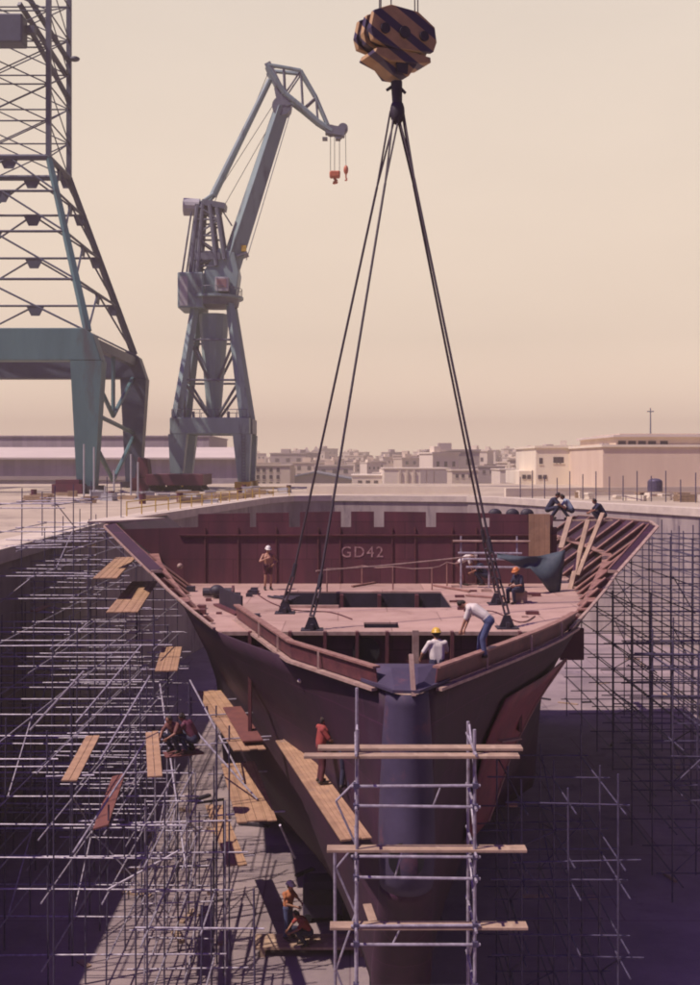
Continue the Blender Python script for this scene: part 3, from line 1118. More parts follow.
def plank(p0, p1, w, t=.05, m=M_WOOD, label='', name='scaffold_plank', group=None, tilt=0.0, n=1):
    """a board (or n boards side by side) from p0 to p1; local y runs along it"""
    p0, p1 = Vector(p0), Vector(p1)
    Lh = (p1 - p0).length
    mb = MB()
    bw = w / n
    for i in range(n):
        x0 = -w / 2 + i * bw
        e0, e1 = (R.uniform(-.06, .06), R.uniform(-.1, .1)) if n > 1 else (0, 0)
        mb.box(x0 + .006, x0 + bw - .006, e0, Lh + e1, R.uniform(0, .012) if n > 1 else 0, t)
    o = mb.build(name, m, None, bevel=.006)
    o.location = p0
    d = (p1 - p0).normalized()
    q_ = d.to_track_quat('Y', 'Z')
    o.rotation_mode = 'QUATERNION'
    from mathutils import Quaternion
    o.rotation_quaternion = q_ @ Quaternion((0, 1, 0), tilt)
    return tag(o, label, 'plank', group)


GP = 'timber planks laid on the scaffolds'
# bow staging planks, three lifts
for (py, a, b, dz, lab, m, dy) in (
        (757, 304, 519, 0, 'long front plank on the top lift of the bow staging', M_WOODX, 0),
        (749, 318, 522, .02, 'rear plank behind another on the top lift of the bow staging', M_WOODX, .75),
        (850, 327, 526, 0, 'single plank across the middle lift of the bow staging', M_WOODX, .1),
        (927, 330, 527, 0, 'wide plank across the lowest visible lift of the bow staging', M_WOODX, .1)):
    D = FD + dy
    p0, p1 = P(a, py, D), P(b, py, D)
    p0.z = p1.z = P(0, py, D).z
    o = plank(p0, p1, .27 if dy == 0 else .32, .055, m, lab, group=GP)
plank(P(367, 905, 24.2), P(373, 922, 23.6), .2, .04, M_WOODX, 'short upright offcut plank behind the bow staging', group=GP)


def plank_px(a, b, z, w, lab, m=M_WOOD, n=2, **kw):
    A_, B_ = G(a[0], a[1], z), G(b[0], b[1], z)
    if A_.x < 0 and (B_ - A_).length > 1.2:
        dd = (B_ - A_).normalized()
        for t in (.15, .85):
            c_ = A_.lerp(B_, t)
            u_ = Vector((dd.y, -dd.x, 0))
            MB().tube(c_ - u_ * (w / 2 + .5) - Vector((0, 0, .035)), c_ + u_ * (w / 2 + .35) - Vector((0, 0, .035)), .028, n=6).build('putlog', M_TUBE, sc_left)
            q0 = c_ - u_ * (w / 2 + .3)
            if z < 9:
                MB().tube((q0.x, q0.y, 0), (q0.x, q0.y, z + R.uniform(.1, .5)), .027, n=6).build('putlog_standard', M_TUBED, sc_left)
    return plank(A_, B_, w, .05, m, lab, group=GP, n=n, **kw)


plank_px((356, 840), (287, 741), 6.6, .72, 'long sunlit walkway of planks beside the left bow, nearest the stem', n=3)
plank_px((250, 751), (208, 692), 6.62, .95, 'sunlit walkway of planks along the middle of the left hull', n=4)
plank_px((253, 742), (232, 708), 6.78, .62, 'dark red board lying on the walkway along the left hull', M_WOODR, n=1)
plank_px((257, 822), (238, 764), 4.72, 1.15, 'wide pair of sunlit planks one lift below the hull walkway', n=4)
plank_px((237, 866), (214, 806), 2.87, .62, 'narrow sunlit plank low on the left scaffold', n=2)
plank_px((69, 782), (93, 737), 6.62, .42, 'slanting sunlit plank alone on the far left scaffold', n=2)
plank_px((155, 778), (152, 733), 6.62, .40, 'straight sunlit plank alone between the left scaffold tubes', n=2)
plank_px((101, 828), (119, 776), 4.72, .45, 'reddish tilted plank low on the left scaffold', M_WOODR, n=1, tilt=-.25)
plank_px((105, 579), (126, 558), 10.42, .95, 'upper sunlit platform of planks outside the left flare', n=4)
plank_px((122, 613), (145, 582), 9.55, 1.15, 'second sunlit platform of planks under the left flare', n=4)
plank_px((34, 612), (47, 606), 8.52, .35, 'short sunlit plank end at the left picture edge', n=1)
plank_px((166, 672), (172, 648), 8.0, .75, 'small sunlit platform in the shade against the left hull', n=3)
plank_px((522, 705), (510, 712), 7.2, .25, 'little sunlit plank against the right bow plating', n=1)
# standing tarp-like board between
plank_px((506, 806), (517, 806), 5.6, .18, 'stub of plank by the lower right hull', n=1)
for (a, b, z, lab) in (((548, 897), (523, 897), 1.7, 'pale plank on the low shaded scaffold, left one'), ((598, 898), (588, 898), 1.7, 'short pale plank on the low shaded scaffold, right one'),
                       ((520, 739), (500, 742), 7.0, 'sunlit plank on edge beside the right bow plating')):
    plank_px(a, b, z, .22, lab, M_WOODX, n=1)

# loose light tubes leaning / lying on the left scaffold
for (a, za, b, zb_, lab) in (((76, 723), 6.75, (141, 646), 8.6, 'long pale tube slanting over the left scaffold, upper'),
                             ((30, 730), 6.7, (84, 671), 8.5, 'pale tube slanting at the far left of the scaffold'),
                             ((100, 760), 6.7, (150, 676), 8.2, 'pale tube slanting over the scaffold beside the single plank'),
                             ((73, 853), 4.8, (145, 742), 6.6, 'long pale tube dropping past the reddish plank'),
                             ((190, 680), 7.6, (243, 780), 4.9, 'long pale tube running down along the hull walkway'),
                             ((160, 684), 7.0, (186, 868), 3.0, 'pale tube falling steeply beside the zigzag tower'),
                             ((107, 890), 2.9, (180, 850), 4.0, 'pale tube jutting out over the shaded floor'),
                             ((186, 720), 6.7, (258, 800), 4.8, 'pale tube sloping under the hull walkway'),
                             ((280, 825), 4.9, (295, 858), 3.6, 'short pale tube hanging under the walkway')):
    a_, b_ = G(a[0], a[1], za), G(b[0], b[1], zb_)
    one(MB().tube(a_, b_, .032, n=7), 'loose_tube', M_TUBE, lab, 'tube', 'loose tubes on the left scaffold')

# yellow handrail by the dock wall on the far left
hr = empty('handrail', (-16, 58, 10.4), 'yellow handrail low along the left dock wall', 'handrail')
pts = [G(20, 556, 10.2), G(60, 551, 10.2), G(96, 545, 10.2)]
MB().path([p + Vector((0, 0, .0)) for p in pts], .05).build('rail', M_YELLOW, hr)
for p in pts:
    MB().tube(p - Vector((0, 0, 1.0)), p + Vector((0, 0, .1)), .05).build('post', M_YELLOW, hr)

# ------------------------------------------------------------------ deck clutter
ZD = EYE - 5.2
rl = empty('wire_railing', G(380, 592, ZD), 'low wire railing with thin posts across the deck', 'railing')
pr = None
for (px, py, hgt) in ((327, 592, .95), (362, 586, .85), (393, 590, .95), (432, 590, .9), (447, 586, 1.0), (461, 586, 1.0)):
    p = G(px, py, ZD)
    t = p + Vector((0, 0, hgt))
    MB().tube(p, t, .03, n=6).build('post', M_FRAME, rl)
    if pr is not None:
        MB().path([pr, pr.lerp(t, .5) - Vector((0, 0, .06)), t], .018, n=5).build('wire', M_EDGE, rl)
    pr = t
one(MB().path([G(316, 571, ZD + 1.2), G(380, 566, ZD + 1.25), G(440, 560, ZD + 1.4), G(475, 556, ZD + 1.5)], .03), 'air_hose', M_EDGE, 'pale hose stretched above the deck towards the right staging', 'hose')
# timber lengths on the deck
for (a, b, lab) in (((352, 587), (375, 583), 'thin batten lying on the deck beyond the hatch'), ((434, 586), (470, 592), 'thin batten lying on the deck right of the hatch'),
                    ((466, 596), (520, 600), 'thin batten lying on the deck by the seated worker')):
    o = plank(G(*a, ZD + .02), G(*b, ZD + .02), .12, .06, M_FRAME, lab, name='batten', group='battens lying on the deck')
# heap of dark fittings at the left of the deck
ph = empty('pipe_fitting', G(222, 604, ZD), 'dark machine part with round ends lying on the left of the deck', 'machine part')
MB().tube(G(203, 592, ZD + .2), G(232, 592, ZD + .2), .16, n=10).build('barrel', M_DARK, ph)
MB().sphere(G(217, 591, ZD + .28), .3, sq=(1, .8, .8)).build('valve_body', M_DARK, ph, smooth=True)
MB().tube(G(232, 592, ZD + .2), G(234, 592, ZD + .2), .26, n=12).build('end_flange', M_WEB, ph)
gp = empty('steel_girder_piece', G(232, 609, ZD), 'short dark red girder piece lying on the left of the deck', 'girder')
m = MB()
a, b = G(220, 604, ZD + .05), G(242, 614, ZD + .05)
m.beam(a, b, .5, .06)
m.build('flange', M_WEB, gp)
MB().beam(a + Vector((0, 0, .32)), b + Vector((0, 0, .32)), .06, .58).build('web', M_DARK, gp)
for i in range(11):
    p = G(R.uniform(190, 262), R.uniform(588, 618), ZD)
    s = R.uniform(.08, .2)
    one(MB().box(p.x - s, p.x + s * R.uniform(.6, 1.4), p.y - s, p.y + s, ZD, ZD + s * R.uniform(.4, 1.1)), 'scrap_offcut', M_WEB if i % 2 else M_DARK,
        'small dark offcut lying on the deck near the left edge', 'offcut', 'offcuts scattered on the deck')
for i in range(16):
    p = G(R.uniform(450, 535), R.uniform(586, 618), ZD)
    s = R.uniform(.05, .13)
    one(MB().box(p.x - s * 2, p.x + s * 2, p.y - s, p.y + s, ZD, ZD + s), 'scrap_chip', M_WEB if i % 3 else M_EDGE,
        'small scrap chip lying on the deck near the right edge', 'scrap', 'scrap chips on the right deck')
cl = MB()
for i in range(5):
    a = i * 1.3
    cl.tube(G(268 + i * 3, 596 + i % 2, ZD + .05), G(292 + i * 2, 600 - i, ZD + .05), .035)
one(cl, 'cable_coil', M_DARK, 'dark cable lying loose by the far left lug', 'cable')

# trestle staging inside, right of centre
tr = empty('trestle', G(490, 584, ZD), 'small tube trestle with cross bars in front of the right bulkhead', 'trestle')
D = 45.4
for px in (461, 489, 517):
    p = P(px, 0, D)
    MB().tube((p.x, D, ZD), (p.x, D, P(0, 536, D).z), .04).build('upright', M_TUBE, tr)
for (py, a, b) in ((541, 453, 530), (553, 458, 522), (559, 463, 520), (567, 466, 520)):
    MB().tube(P(a, py, D - .06), P(b, py + .4, D - .06), .045).build('cross_bar', M_EDGE if py == 541 else M_TUBE, tr)
o = MB()
p = P(540, 555, 46.9)
a, b = P(529, 556, 46.85), P(550, 514, 46.85)
o.box(a.x, b.x, 46.86, 46.92, a.z, b.z)
one(o, 'plywood_sheet', M_WOOD, 'pale orange plywood sheet standing against the right bulkhead', 'plywood sheet')
# tarpaulin
tp = MB()
rows = []
for j in range(9):
    v = j / 8
    r = []
    for i in range(17):
        u = i / 16
        px = 497 + 68 * u
        D = 42.5 + 1.5 * u
        top = 553 + 5 * sin(u * pi) - 3 * u
        droop = np.interp(u, [0, .35, .5, .75, .95, 1], [5, 10, 12, 34, 50, 20])
        py = top + droop * v + 1.2 * sin(u * 13 + v * 3) * v
        r.append(P(px - 2 * v * u, py, D + .22 * sin(u * 11 + v * 4) + .6 * (1 - v)))
    rows.append(r)
tp.grid(rows)
one(tp, 'tarpaulin', M_TARP, 'grey green tarpaulin hung over the right side of the deck', 'tarpaulin', solid=.02, smooth=True)
# loose timbers leaning inside the right flare
for i, (a, b, lab) in enumerate((((561, 548), (570, 517), 'upright timber leaning at the inner end of the right flare'),
                                 ((578, 575), (603, 513), 'long timber leaning over the top of the right flare'),
                                 ((570, 590), (588, 520), 'slim timber leaning across the right flare frames'),
                                 )):
    pa, pb = P(*a, 45.2), P(*b, 46.0)
    d = MB().beam(pa, pb, .22, .07)
    one(d, 'leaning_timber', M_WOODX, lab, 'timber', 'timbers leaning in the right flare')
one(MB().beam(P(558, 538, 45.9), P(575, 540, 45.9), .08, .14), 'cross_timber', M_EDGE, 'short pale cross timber at the top right of the hull', 'timber')
# dark sheeting and netting among the right scaffold
a, b = P(560, 660, 44.0), P(584, 628, 44.0)
one(MB().box(a.x, b.x, 44.0, 44.06, a.z, b.z), 'sheeting_panel', M_REDST, 'dark red sheeting panel hanging beside the right flank of the hull', 'panel')
# hoses trailing over the deck
for (pts_, lab_) in ((((252, 590), (270, 602), (296, 610), (330, 612), (352, 619)), 'thin dark hose trailing across the left half of the deck'),
                     (((456, 600), (470, 612), (492, 611), (520, 622), (535, 616)), 'thin dark hose trailing across the right half of the deck')):
    ps = [G(x_, y_, ZD + .03) for x_, y_ in pts_]
    cv_ = []
    for k_ in range(len(ps) - 1):
        p0_, p1_, p2_, p3_ = ps[max(0, k_ - 1)], ps[k_], ps[k_ + 1], ps[min(len(ps) - 1, k_ + 2)]
        for t in np.linspace(0, 1, 7)[:-1]:
            cv_.append(.5 * ((2 * p1_) + (p2_ - p0_) * t + (2 * p0_ - 5 * p1_ + 4 * p2_ - p3_) * t ** 2 + (3 * p1_ - p0_ - 3 * p2_ + p3_) * t ** 3))
    one(MB().path(cv_ + [ps[-1]], .020, n=6), 'hose', M_WEB, lab_, 'hose')
# offcuts of timber and steel lying on the dock floor
rr_ = random.Random(5)
for i in range(44):
    x_, y_ = (rr_.uniform(-8, -1.5), rr_.uniform(32, 50)) if i < 26 else (rr_.uniform(9, 22), rr_.uniform(38, 85))
    L_, w_ = rr_.uniform(.3, 1.6), rr_.uniform(.06, .2)
    o = MB().box(-L_ / 2, L_ / 2, -w_ / 2, w_ / 2, 0.005, rr_.uniform(.03, .12)).build('floor_offcut', M_WOODX if i % 3 else M_DARK, None)
    o.location = (x_, y_, 0)
    o.rotation_euler = (0, 0, rr_.uniform(0, 3.1))
    tag(o, ('loose board offcut lying on the dock floor' if i % 3 else 'dark steel offcut lying on the dock floor'), 'offcut', 'offcuts on the dock floor' if i % 3 else 'steel offcuts on the dock floor')
# inner working platform behind the stem
ip = MB()
for i in range(4):
    ip.box(CX - 1.0, CX + 1.0, 26.7 + i * .36, 27.02 + i * .36, EYE - 5.95, EYE - 5.88)
one(ip, 'work_platform', M_WOODX, 'small plank platform inside the bow just behind the stem', 'platform')

# ------------------------------------------------------------------ people
HANDS = True


def remesh(mb, name, m, parent, vox):
    me = bpy.data.meshes.new(name)
    me.from_pydata(mb.v, [], mb.f)
    bm = bmesh.new()
    bm.from_mesh(me)
    bmesh.ops.recalc_face_normals(bm, faces=bm.faces)
    bm.to_mesh(me)
    bm.free()
    tmp = bpy.data.objects.new('tmp', me)
    COL.objects.link(tmp)
    md = tmp.modifiers.new('r', 'REMESH')
    md.mode = 'VOXEL'
    md.voxel_size = vox
    ms = tmp.modifiers.new('s', 'SMOOTH')
    ms.factor = .5
    ms.iterations = 3
    bpy.context.view_layer.update()
    dg = bpy.context.evaluated_depsgraph_get()
    me2 = bpy.data.meshes.new_from_object(tmp.evaluated_get(dg))
    me2.name = name
    bpy.data.objects.remove(tmp)
    me2.materials.clear()
    me2.materials.append(m)
    for p in me2.polygons:
        p.use_smooth = True
    o = bpy.data.objects.new(name, me2)
    COL.objects.link(o)
    o.parent = parent
    return o


def hand(mb, w, d, side, grip=.5):
    d = d.normalized()
    palmn = Vector((-side, 0, 0))
    lat = d.cross(palmn)
    if lat.length < .1:
        lat = Vector((0, 1, 0))
    lat.normalize()
    palmn = lat.cross(d).normalized() * 1
    pc = w + d * .055
    mb.cone(w, w + d * .085, .028, .034, 8)
    mb.cone(pc - lat * .025, pc + lat * .028 + d * .02, .022, .022, 8)
    for k_, (o_, ln) in enumerate(((.036, .072), (.013, .082), (-.011, .076), (-.033, .060))):
        a = w + d * .09 + lat * o_
        b = a + d * ln * .55 + palmn * ln * .15 * grip
        c_ = b + d * ln * .35 * (1 - grip) + palmn * ln * .5 * grip
        mb.cone(a, b, .0105, .0095, 6)
        mb.cone(b, c_, .0095, .008, 6)
    a = w + d * .035 + lat * .03
    b = a + d * .035 + lat * .035
    mb.cone(a, b, .0125, .011, 6)
    mb.cone(b, b + d * .03 + palmn * .01, .0105, .009, 6)


POSES = {
    'stand': dict(),
    'hips': dict(eL=(-.40, -.08, 1.16), wL=(-.20, .10, 1.04), eR=(.36, .10, 1.18), wR=(.12, .26, 1.30)),
    'work': dict(eL=(-.30, .16, 1.17), wL=(-.16, .38, 1.12), eR=(.30, .16, 1.17), wR=(.14, .40, 1.08), head=(0, .08, 1.62), chest=(0, .06, 1.34),
                 neck=(0, .06, 1.49)),
    'stoop': dict(pelvis=(0, -.22, .93), waist=(0, -.10, 1.06), chest=(0, .16, 1.22), neck=(0, .34, 1.31), head=(0, .47, 1.33),
                  sL=(-.19, .27, 1.24), sR=(.19, .27, 1.24), eL=(-.22, .36, .95), wL=(-.16, .46, .70), eR=(.20, .33, .94), wR=(.14, .42, .68),
                  hL=(-.09, -.22, .90), hR=(.09, -.22, .90), kL=(-.11, -.06, .49), kR=(.11, .02, .49), aL=(-.11, -.12, .09), aR=(.12, .06, .09),
                  tL=(-.12, .04, .04), tR=(.14, .22, .04)),
    'crouch': dict(pelvis=(0, -.12, .40), waist=(0, -.06, .53), chest=(0, .10, .76), neck=(0, .20, .88), head=(0, .28, .98),
                   sL=(-.19, .14, .82), sR=(.19, .14, .82), eL=(-.25, .32, .62), wL=(-.15, .50, .52), eR=(.25, .32, .62), wR=(.14, .50, .50),
                   hL=(-.09, -.10, .40), hR=(.09, -.10, .40), kL=(-.18, .30, .50), kR=(.18, .30, .50), aL=(-.14, .02, .09), aR=(.14, .02, .09),
                   tL=(-.16, .17, .04), tR=(.16, .17, .04)),
    'sit': dict(pelvis=(0, -.05, .50), waist=(0, -.04, .65), chest=(0, .04, .90), neck=(0, .09, 1.05), head=(0, .14, 1.17),
                sL=(-.19, .06, .97), sR=(.19, .06, .97), eL=(-.27, .14, .70), wL=(-.14, .34, .66), eR=(.27, .14, .70), wR=(.12, .36, .68),
                hL=(-.09, -.02, .48), hR=(.09, -.02, .48), kL=(-.16, .42, .50), kR=(.16, .42, .50), aL=(-.14, .36, .09), aR=(.14, .40, .09),
                tL=(-.15, .51, .04), tR=(.15, .55, .04)),
}
BASE = dict(pelvis=(0, 0, .95), waist=(0, 0, 1.08), chest=(0, 0, 1.33), neck=(0, -.01, 1.49), head=(0, .02, 1.635),
            sL=(-.195, -.01, 1.42), sR=(.195, -.01, 1.42), eL=(-.26, -.03, 1.13), eR=(.26, -.03, 1.13), wL=(-.25, .08, .88), wR=(.25, .08, .88),
            hL=(-.09, 0, .92), hR=(.09, 0, .92), kL=(-.11, .04, .50), kR=(.11, .03, .50), aL=(-.12, -.02, .09), aR=(.12, -.03, .09),
            tL=(-.14, .14, .04), tR=(.14, .13, .04))


def person(label, loc, heading, pose='stand', shirt=None, trousers=M_JEANS, helmet=None, skin=M_SKIN, sleeves=True, shorts=False, over=None, scale=1.0):
    J = {k_: Vector(v) for k_, v in {**BASE, **POSES[pose], **(over or {})}.items()}
    root = empty('person', (0, 0, 0), label, 'person')
    V = 0.011
    b = MB()

    def torso(mb, inf, lo=True):
        u = (J['chest'] - J['pelvis']).normalized()
        sd_ = (J['sR'] - J['sL']).normalized()
        for a_, c_, r1, r2, off in ((J['pelvis'], J['waist'], .115, .105, .065), (J['waist'], J['chest'], .105, .125, .075),
                                    (J['chest'], J['neck'] - u * .06, .12, .075, .085)):
            for s_ in (-1, 1):
                mb.cone(a_ + sd_ * off * s_, c_ + sd_ * off * s_ * (1 if r2 > .08 else .7), r1 + inf, r2 + inf, 12)
            mb.cone(a_, c_, r1 * .98 + inf, r2 * .98 + inf, 12)
        for s_ in ('sL', 'sR'):
            mb.cone(J['chest'].lerp(J['neck'], .35), J[s_], .075 + inf, .062 + inf, 10)

    torso(b, 0)
    b.cone(J['neck'] - (J['head'] - J['neck']) * .4, J['head'] - (J['head'] - J['neck']) * .3, .058, .052, 10)
    hd = J['head']
    fwd = Vector((0, 1, 0))
    up = (hd - J['neck']).normalized()
    if pose in ('stoop',):
        fwd = Vector((0, .55, -.83))
    elif pose in ('crouch', 'work', 'sit'):
        fwd = Vector((0, .87, -.5))
    fwd = (fwd - up * fwd.dot(up)).normalized()
    rt = fwd.cross(up)
    rot = Matrix((rt, fwd, up)).transposed()
    b.sphere(hd + up * .02, .105, 14, 10, (.76, .93, 1.0), rot)
    b.sphere(hd - up * .055 + fwd * .02, .075, 12, 8, (.78, .95, .9), rot)
    b.cone(hd + fwd * .088 + up * .012, hd + fwd * .108 - up * .022, .009, .015, 8)
    b.cone(hd + fwd * .086 - up * .062 - rt * .018, hd + fwd * .086 - up * .062 + rt * .018, .010, .010, 6)
    for s_ in (-1, 1):
        b.sphere(hd + rt * .082 * s_ - fwd * .005, .028, 8, 6, (.4, .7, 1.1), rot)
    for s_, sg in (('L', -1), ('R', 1)):
        b.cone(J['s' + s_], J['e' + s_], .054, .041, 10)
        b.cone(J['e' + s_], J['w' + s_], .041, .027, 10)
        hand(b, J['w' + s_], J['w' + s_] - J['e' + s_], sg)
        b.cone(J['h' + s_], J['k' + s_], .088, .056, 10)
        b.cone(J['k' + s_], J['k' + s_].lerp(J['a' + s_], .35), .056, .056, 10)
        b.cone(J['k' + s_].lerp(J['a' + s_], .3), J['a' + s_], .056, .036, 10)
        b.cone(J['a' + s_] - Vector((0, .03, .03)), J['t' + s_], .042, .032, 8)
    body = remesh(b, 'body', skin, root, V)
    for s_ in (-1, 1):
        e = MB().sphere(hd + fwd * .091 + up * .022 + rt * .033 * s_, .011, 8, 6)
        e.build('eye', M_HAIR, root, smooth=True)
    if shirt:
        t = MB()
        torso(t, .014)
        if sleeves:
            for s_ in ('L', 'R'):
                t.cone(J['s' + s_], J['s' + s_].lerp(J['e' + s_], .8), .068, .060, 10)
        remesh(t, 'shirt', shirt, root, .013)
    t = MB()
    u = (J['waist'] - J['pelvis'])
    for s_ in (-1, 1):
        sd_ = (J['hR'] - J['hL']).normalized()
        t.cone(J['pelvis'] + sd_ * .07 * s_, J['pelvis'] + u * .55 + sd_ * .065 * s_, .134, .126, 12)
    for s_ in ('L', 'R'):
        kk, aa = J['k' + s_], J['a' + s_]
        if shorts:
            t.cone(J['h' + s_], J['h' + s_].lerp(kk, .55), .112, .092, 10)
        else:
            t.cone(J['h' + s_], kk, .110, .076, 10)
            t.cone(kk, kk.lerp(aa, .92), .076, .062, 10)
    remesh(t, 'shorts' if shorts else 'trousers', trousers, root, .013)
    for s_ in ('L', 'R'):
        t = MB()
        t.cone(J['a' + s_] - Vector((0, .035, .03)), J['t' + s_], .052, .044, 8)
        t.cone(J['a' + s_] - Vector((0, .01, .03)), J['a' + s_] + Vector((0, 0, .07)), .05, .05, 8)
        remesh(t, 'boot', M_SHOE, root, .013)
    # hair, then a helmet
    t = MB()
    for i in range(9):
        a_ = i / 8 * pi
        t.sphere(hd + up * .045 - fwd * .022 + rt * (.055 * cos(a_)) + up * (.03 * sin(a_)), .068, 10, 8, (1, 1, .9), rot)
    t.sphere(hd - fwd * .045 - up * .01, .082, 10, 8, (.9, .8, 1), rot)
    remesh(t, 'hair', M_HAIR, root, .013)
    if helmet:
        t = MB()
        rows = []
        for j in range(7):
            ph_ = (pi / 2) * j / 6
            rr = .133 * cos(ph_)
            rows.append([hd + up * (.055 + .125 * sin(ph_)) + rt * (rr * .88 * cos(a_)) + fwd * (rr * 1.08 * sin(a_)) for a_ in np.linspace(0, 2 * pi, 19)])
        rows.insert(0, [hd + up * .05 + rt * (.148 * .9 * cos(a_)) + fwd * (.150 * 1.08 * sin(a_) + (.035 if sin(a_) > .3 else 0)) for a_ in np.linspace(0, 2 * pi, 19)])
        t.grid(rows)
        t.build('helmet', helmet, root, smooth=True, solid=.006)
    root.location = loc
    root.rotation_euler = (0, 0, heading)
    root.scale = (scale,) * 3
    return root


W_, E_, S_, N_ = pi / 2, -pi / 2, pi, 0      # facing -x, +x, towards the camera, away
p = G(268, 590, ZD)
person('bare chested man in shorts and white helmet standing on the deck at left', p, S_ + .3, 'hips', None, M_WEB, M_HELW, M_SKIN, shorts=True)
person('man in white T-shirt and yellow helmet working just behind the stem', (P(437, 640, 27.1).x, 27.1, EYE - 5.88), N_ + .15, 'work', M_SHIRTW, M_NAVY, M_HELY,
       over=dict(eL=(-.36, .04, 1.16), wL=(-.36, .24, 1.02)))
pb_ = P(482, 663, 27.3)
person('bareheaded man in white shirt and jeans stooping on the right bulwark', (pb_.x, 27.6, EYE - 5.2 + .49 - .2), W_ - .25, 'stoop', M_SHIRTW, M_JEANS, None)
person('man in navy overalls and orange helmet sitting under the tarpaulin', G(519, 603, ZD), W_ + .6, 'sit', M_NAVY, M_NAVY, M_HELO, M_SKIND)
one(MB().box(-.25, .25, -.25, .25, 0, .42), 'wooden_crate', M_WOODX, 'small wooden crate used as a seat under the tarpaulin', 'crate').location = G(519.5, 602, ZD)
person('pale shirted man bending over the hose beside the trestle', G(463, 585, ZD), E_ - .2, 'stoop', M_SHIRTW, M_WEB, M_HELW, scale=.95)
person('dark clothed man crouching on the deck below the trestle', G(483, 585, ZD), W_, 'crouch', M_NAVY, M_NAVY, None, M_SKIND, scale=1.05)
# men on the top edge right
p = P(551, 519, 47.6)
person('man in dark clothes crouching on top of the hull by the plywood sheet', p, E_ - .3, 'crouch', M_NAVY, M_NAVY, None, M_SKIND, scale=1.05)
person('second crouching man on the hull top, in grey blue, facing left', P(569, 519.5, 47.8), W_ - .2, 'crouch', M_SHIRTB, M_NAVY, None, M_SKIND)
person('dark clothed man crouching behind the leaning timber on the right flare', P(601, 524, 47.6), W_, 'crouch', M_NAVY, M_NAVY, None, M_SKIND)
sp_ = MB().box(P(540, 0, 47.6).x, P(612, 0, 47.6).x, 47.45, 47.85, P(0, 519.6, 47.6).z - .06, P(0, 519.6, 47.6).z)
one(sp_, 'top_walkway', M_WOODX, 'narrow plank walkway on top of the right end of the bulkhead', 'walkway')
# men by the left bow
person('man in a red shirt reaching to the hull from the walkway by the left bow', G(321, 783, 6.66), E_ + .3, 'work', M_SHIRTR, M_WEB, None, M_SKIND)
person('man in a pale blue shirt standing on the walkway close to the stem', G(340, 800, 6.66) + Vector((.15, .9, 0)), N_ - .5, 'work', M_SHIRTB, M_NAVY, None, M_SKIND)
person('man in brown shirt crouching in the left scaffold', G(176, 752, 6.66), S_ - .6, 'crouch', M_WOODR, M_NAVY, None, M_SKIND)
person('man in a dark red shirt crouching beside another crouching man in the left scaffold', G(191, 752, 6.66), W_ - .3, 'crouch', M_REDST, M_NAVY, None, M_SKIND)
one(MB().box(-.1, 0, 0, .1, 0, .05), 'plank_offcut', M_WOOD, 'tiny plank offcut on the left scaffold boards', 'plank').location = G(182, 753, 6.66)
plank_px((166, 756), (200, 752), 6.58, .6, 'dark board platform carrying two men in the left scaffold', M_WOODR, n=2)
person('man in an orange vest, red sleeves and white helmet on the dock floor', G(288, 938, 0.35), E_ - .5, 'work', M_SHIRTO, M_JEANS, M_HELW)
person('man in dark clothes crouching next to the white helmeted man', G(305, 945, 0.3), W_ + .4, 'crouch', M_SHIRTR, M_NAVY, None, M_SKIND)
bm_ = MB()
for i in range(3):
    a = G(255, 940, .3)
    bm_.box(a.x, a.x + 3.6, a.y - .5 + i * .33, a.y - .2 + i * .33, .22, .3)
for dx in (.2, 3.2):
    bm_.box(a.x + dx, a.x + dx + .15, a.y - .5, a.y + .5, .0, .22)
one(bm_, 'ground_boards', M_WOODX, 'low board walkway on the dock floor carrying two workers', 'platform')
# grey cabinet behind them and a welding set
wc = empty('welding_set', G(323, 916, 0), 'grey boxy welding set on the dock floor under the bow', 'welding set')
p = G(323, 918, 0)
MB().box(p.x - .65, p.x + .65, p.y - .4, p.y + .4, .15, 1.35).build('casing', M_STEM, wc, bevel=.04)
MB().box(p.x - .45, p.x + .45, p.y - .44, p.y - .4, .6, 1.1).build('panel', M_DARK, wc)
for dx in (-.5, .5):
    MB().tube((p.x + dx, p.y - .42, .15), (p.x + dx, p.y - .3, .15), .15, n=12).build('wheel', M_BLACK, wc)

# ------------------------------------------------------------------ left lattice crane
def member(a, b, r, name, m, root):
    return MB().tube(a, b, r, n=6).build(name, m, root)


CRX0, CRX1 = -59.0, -31.0
NY, FY = 130.0, 158.0
lc = empty('lattice_crane', ((CRX0 + CRX1) / 2, (NY + FY) / 2, QZ), 'tall lattice tower crane on a teal portal at the left picture edge', 'crane')
BASEZ = 30.4
KZ = 53.2
TX0, TX1, TY0, TY1 = -47.8, -37.8, 138.0, 148.0
TOPZ = 80.0
cor_b = [(CRX1, NY), (CRX1, FY), (CRX0, FY), (CRX0, NY)]
cor_k = [(TX1, TY0), (TX1, TY1), (TX0, TY1), (TX0, TY0)]
lv = [BASEZ, 37.0, 43.2, 48.6, KZ]


def chord(i, z):
    if z >= KZ:
        return Vector((*cor_k[i], z))
    t = (z - BASEZ) / (KZ - BASEZ)
    a, b = cor_b[i], cor_k[i]
    return Vector((a[0] + (b[0] - a[0]) * t, a[1] + (b[1] - a[1]) * t, z))


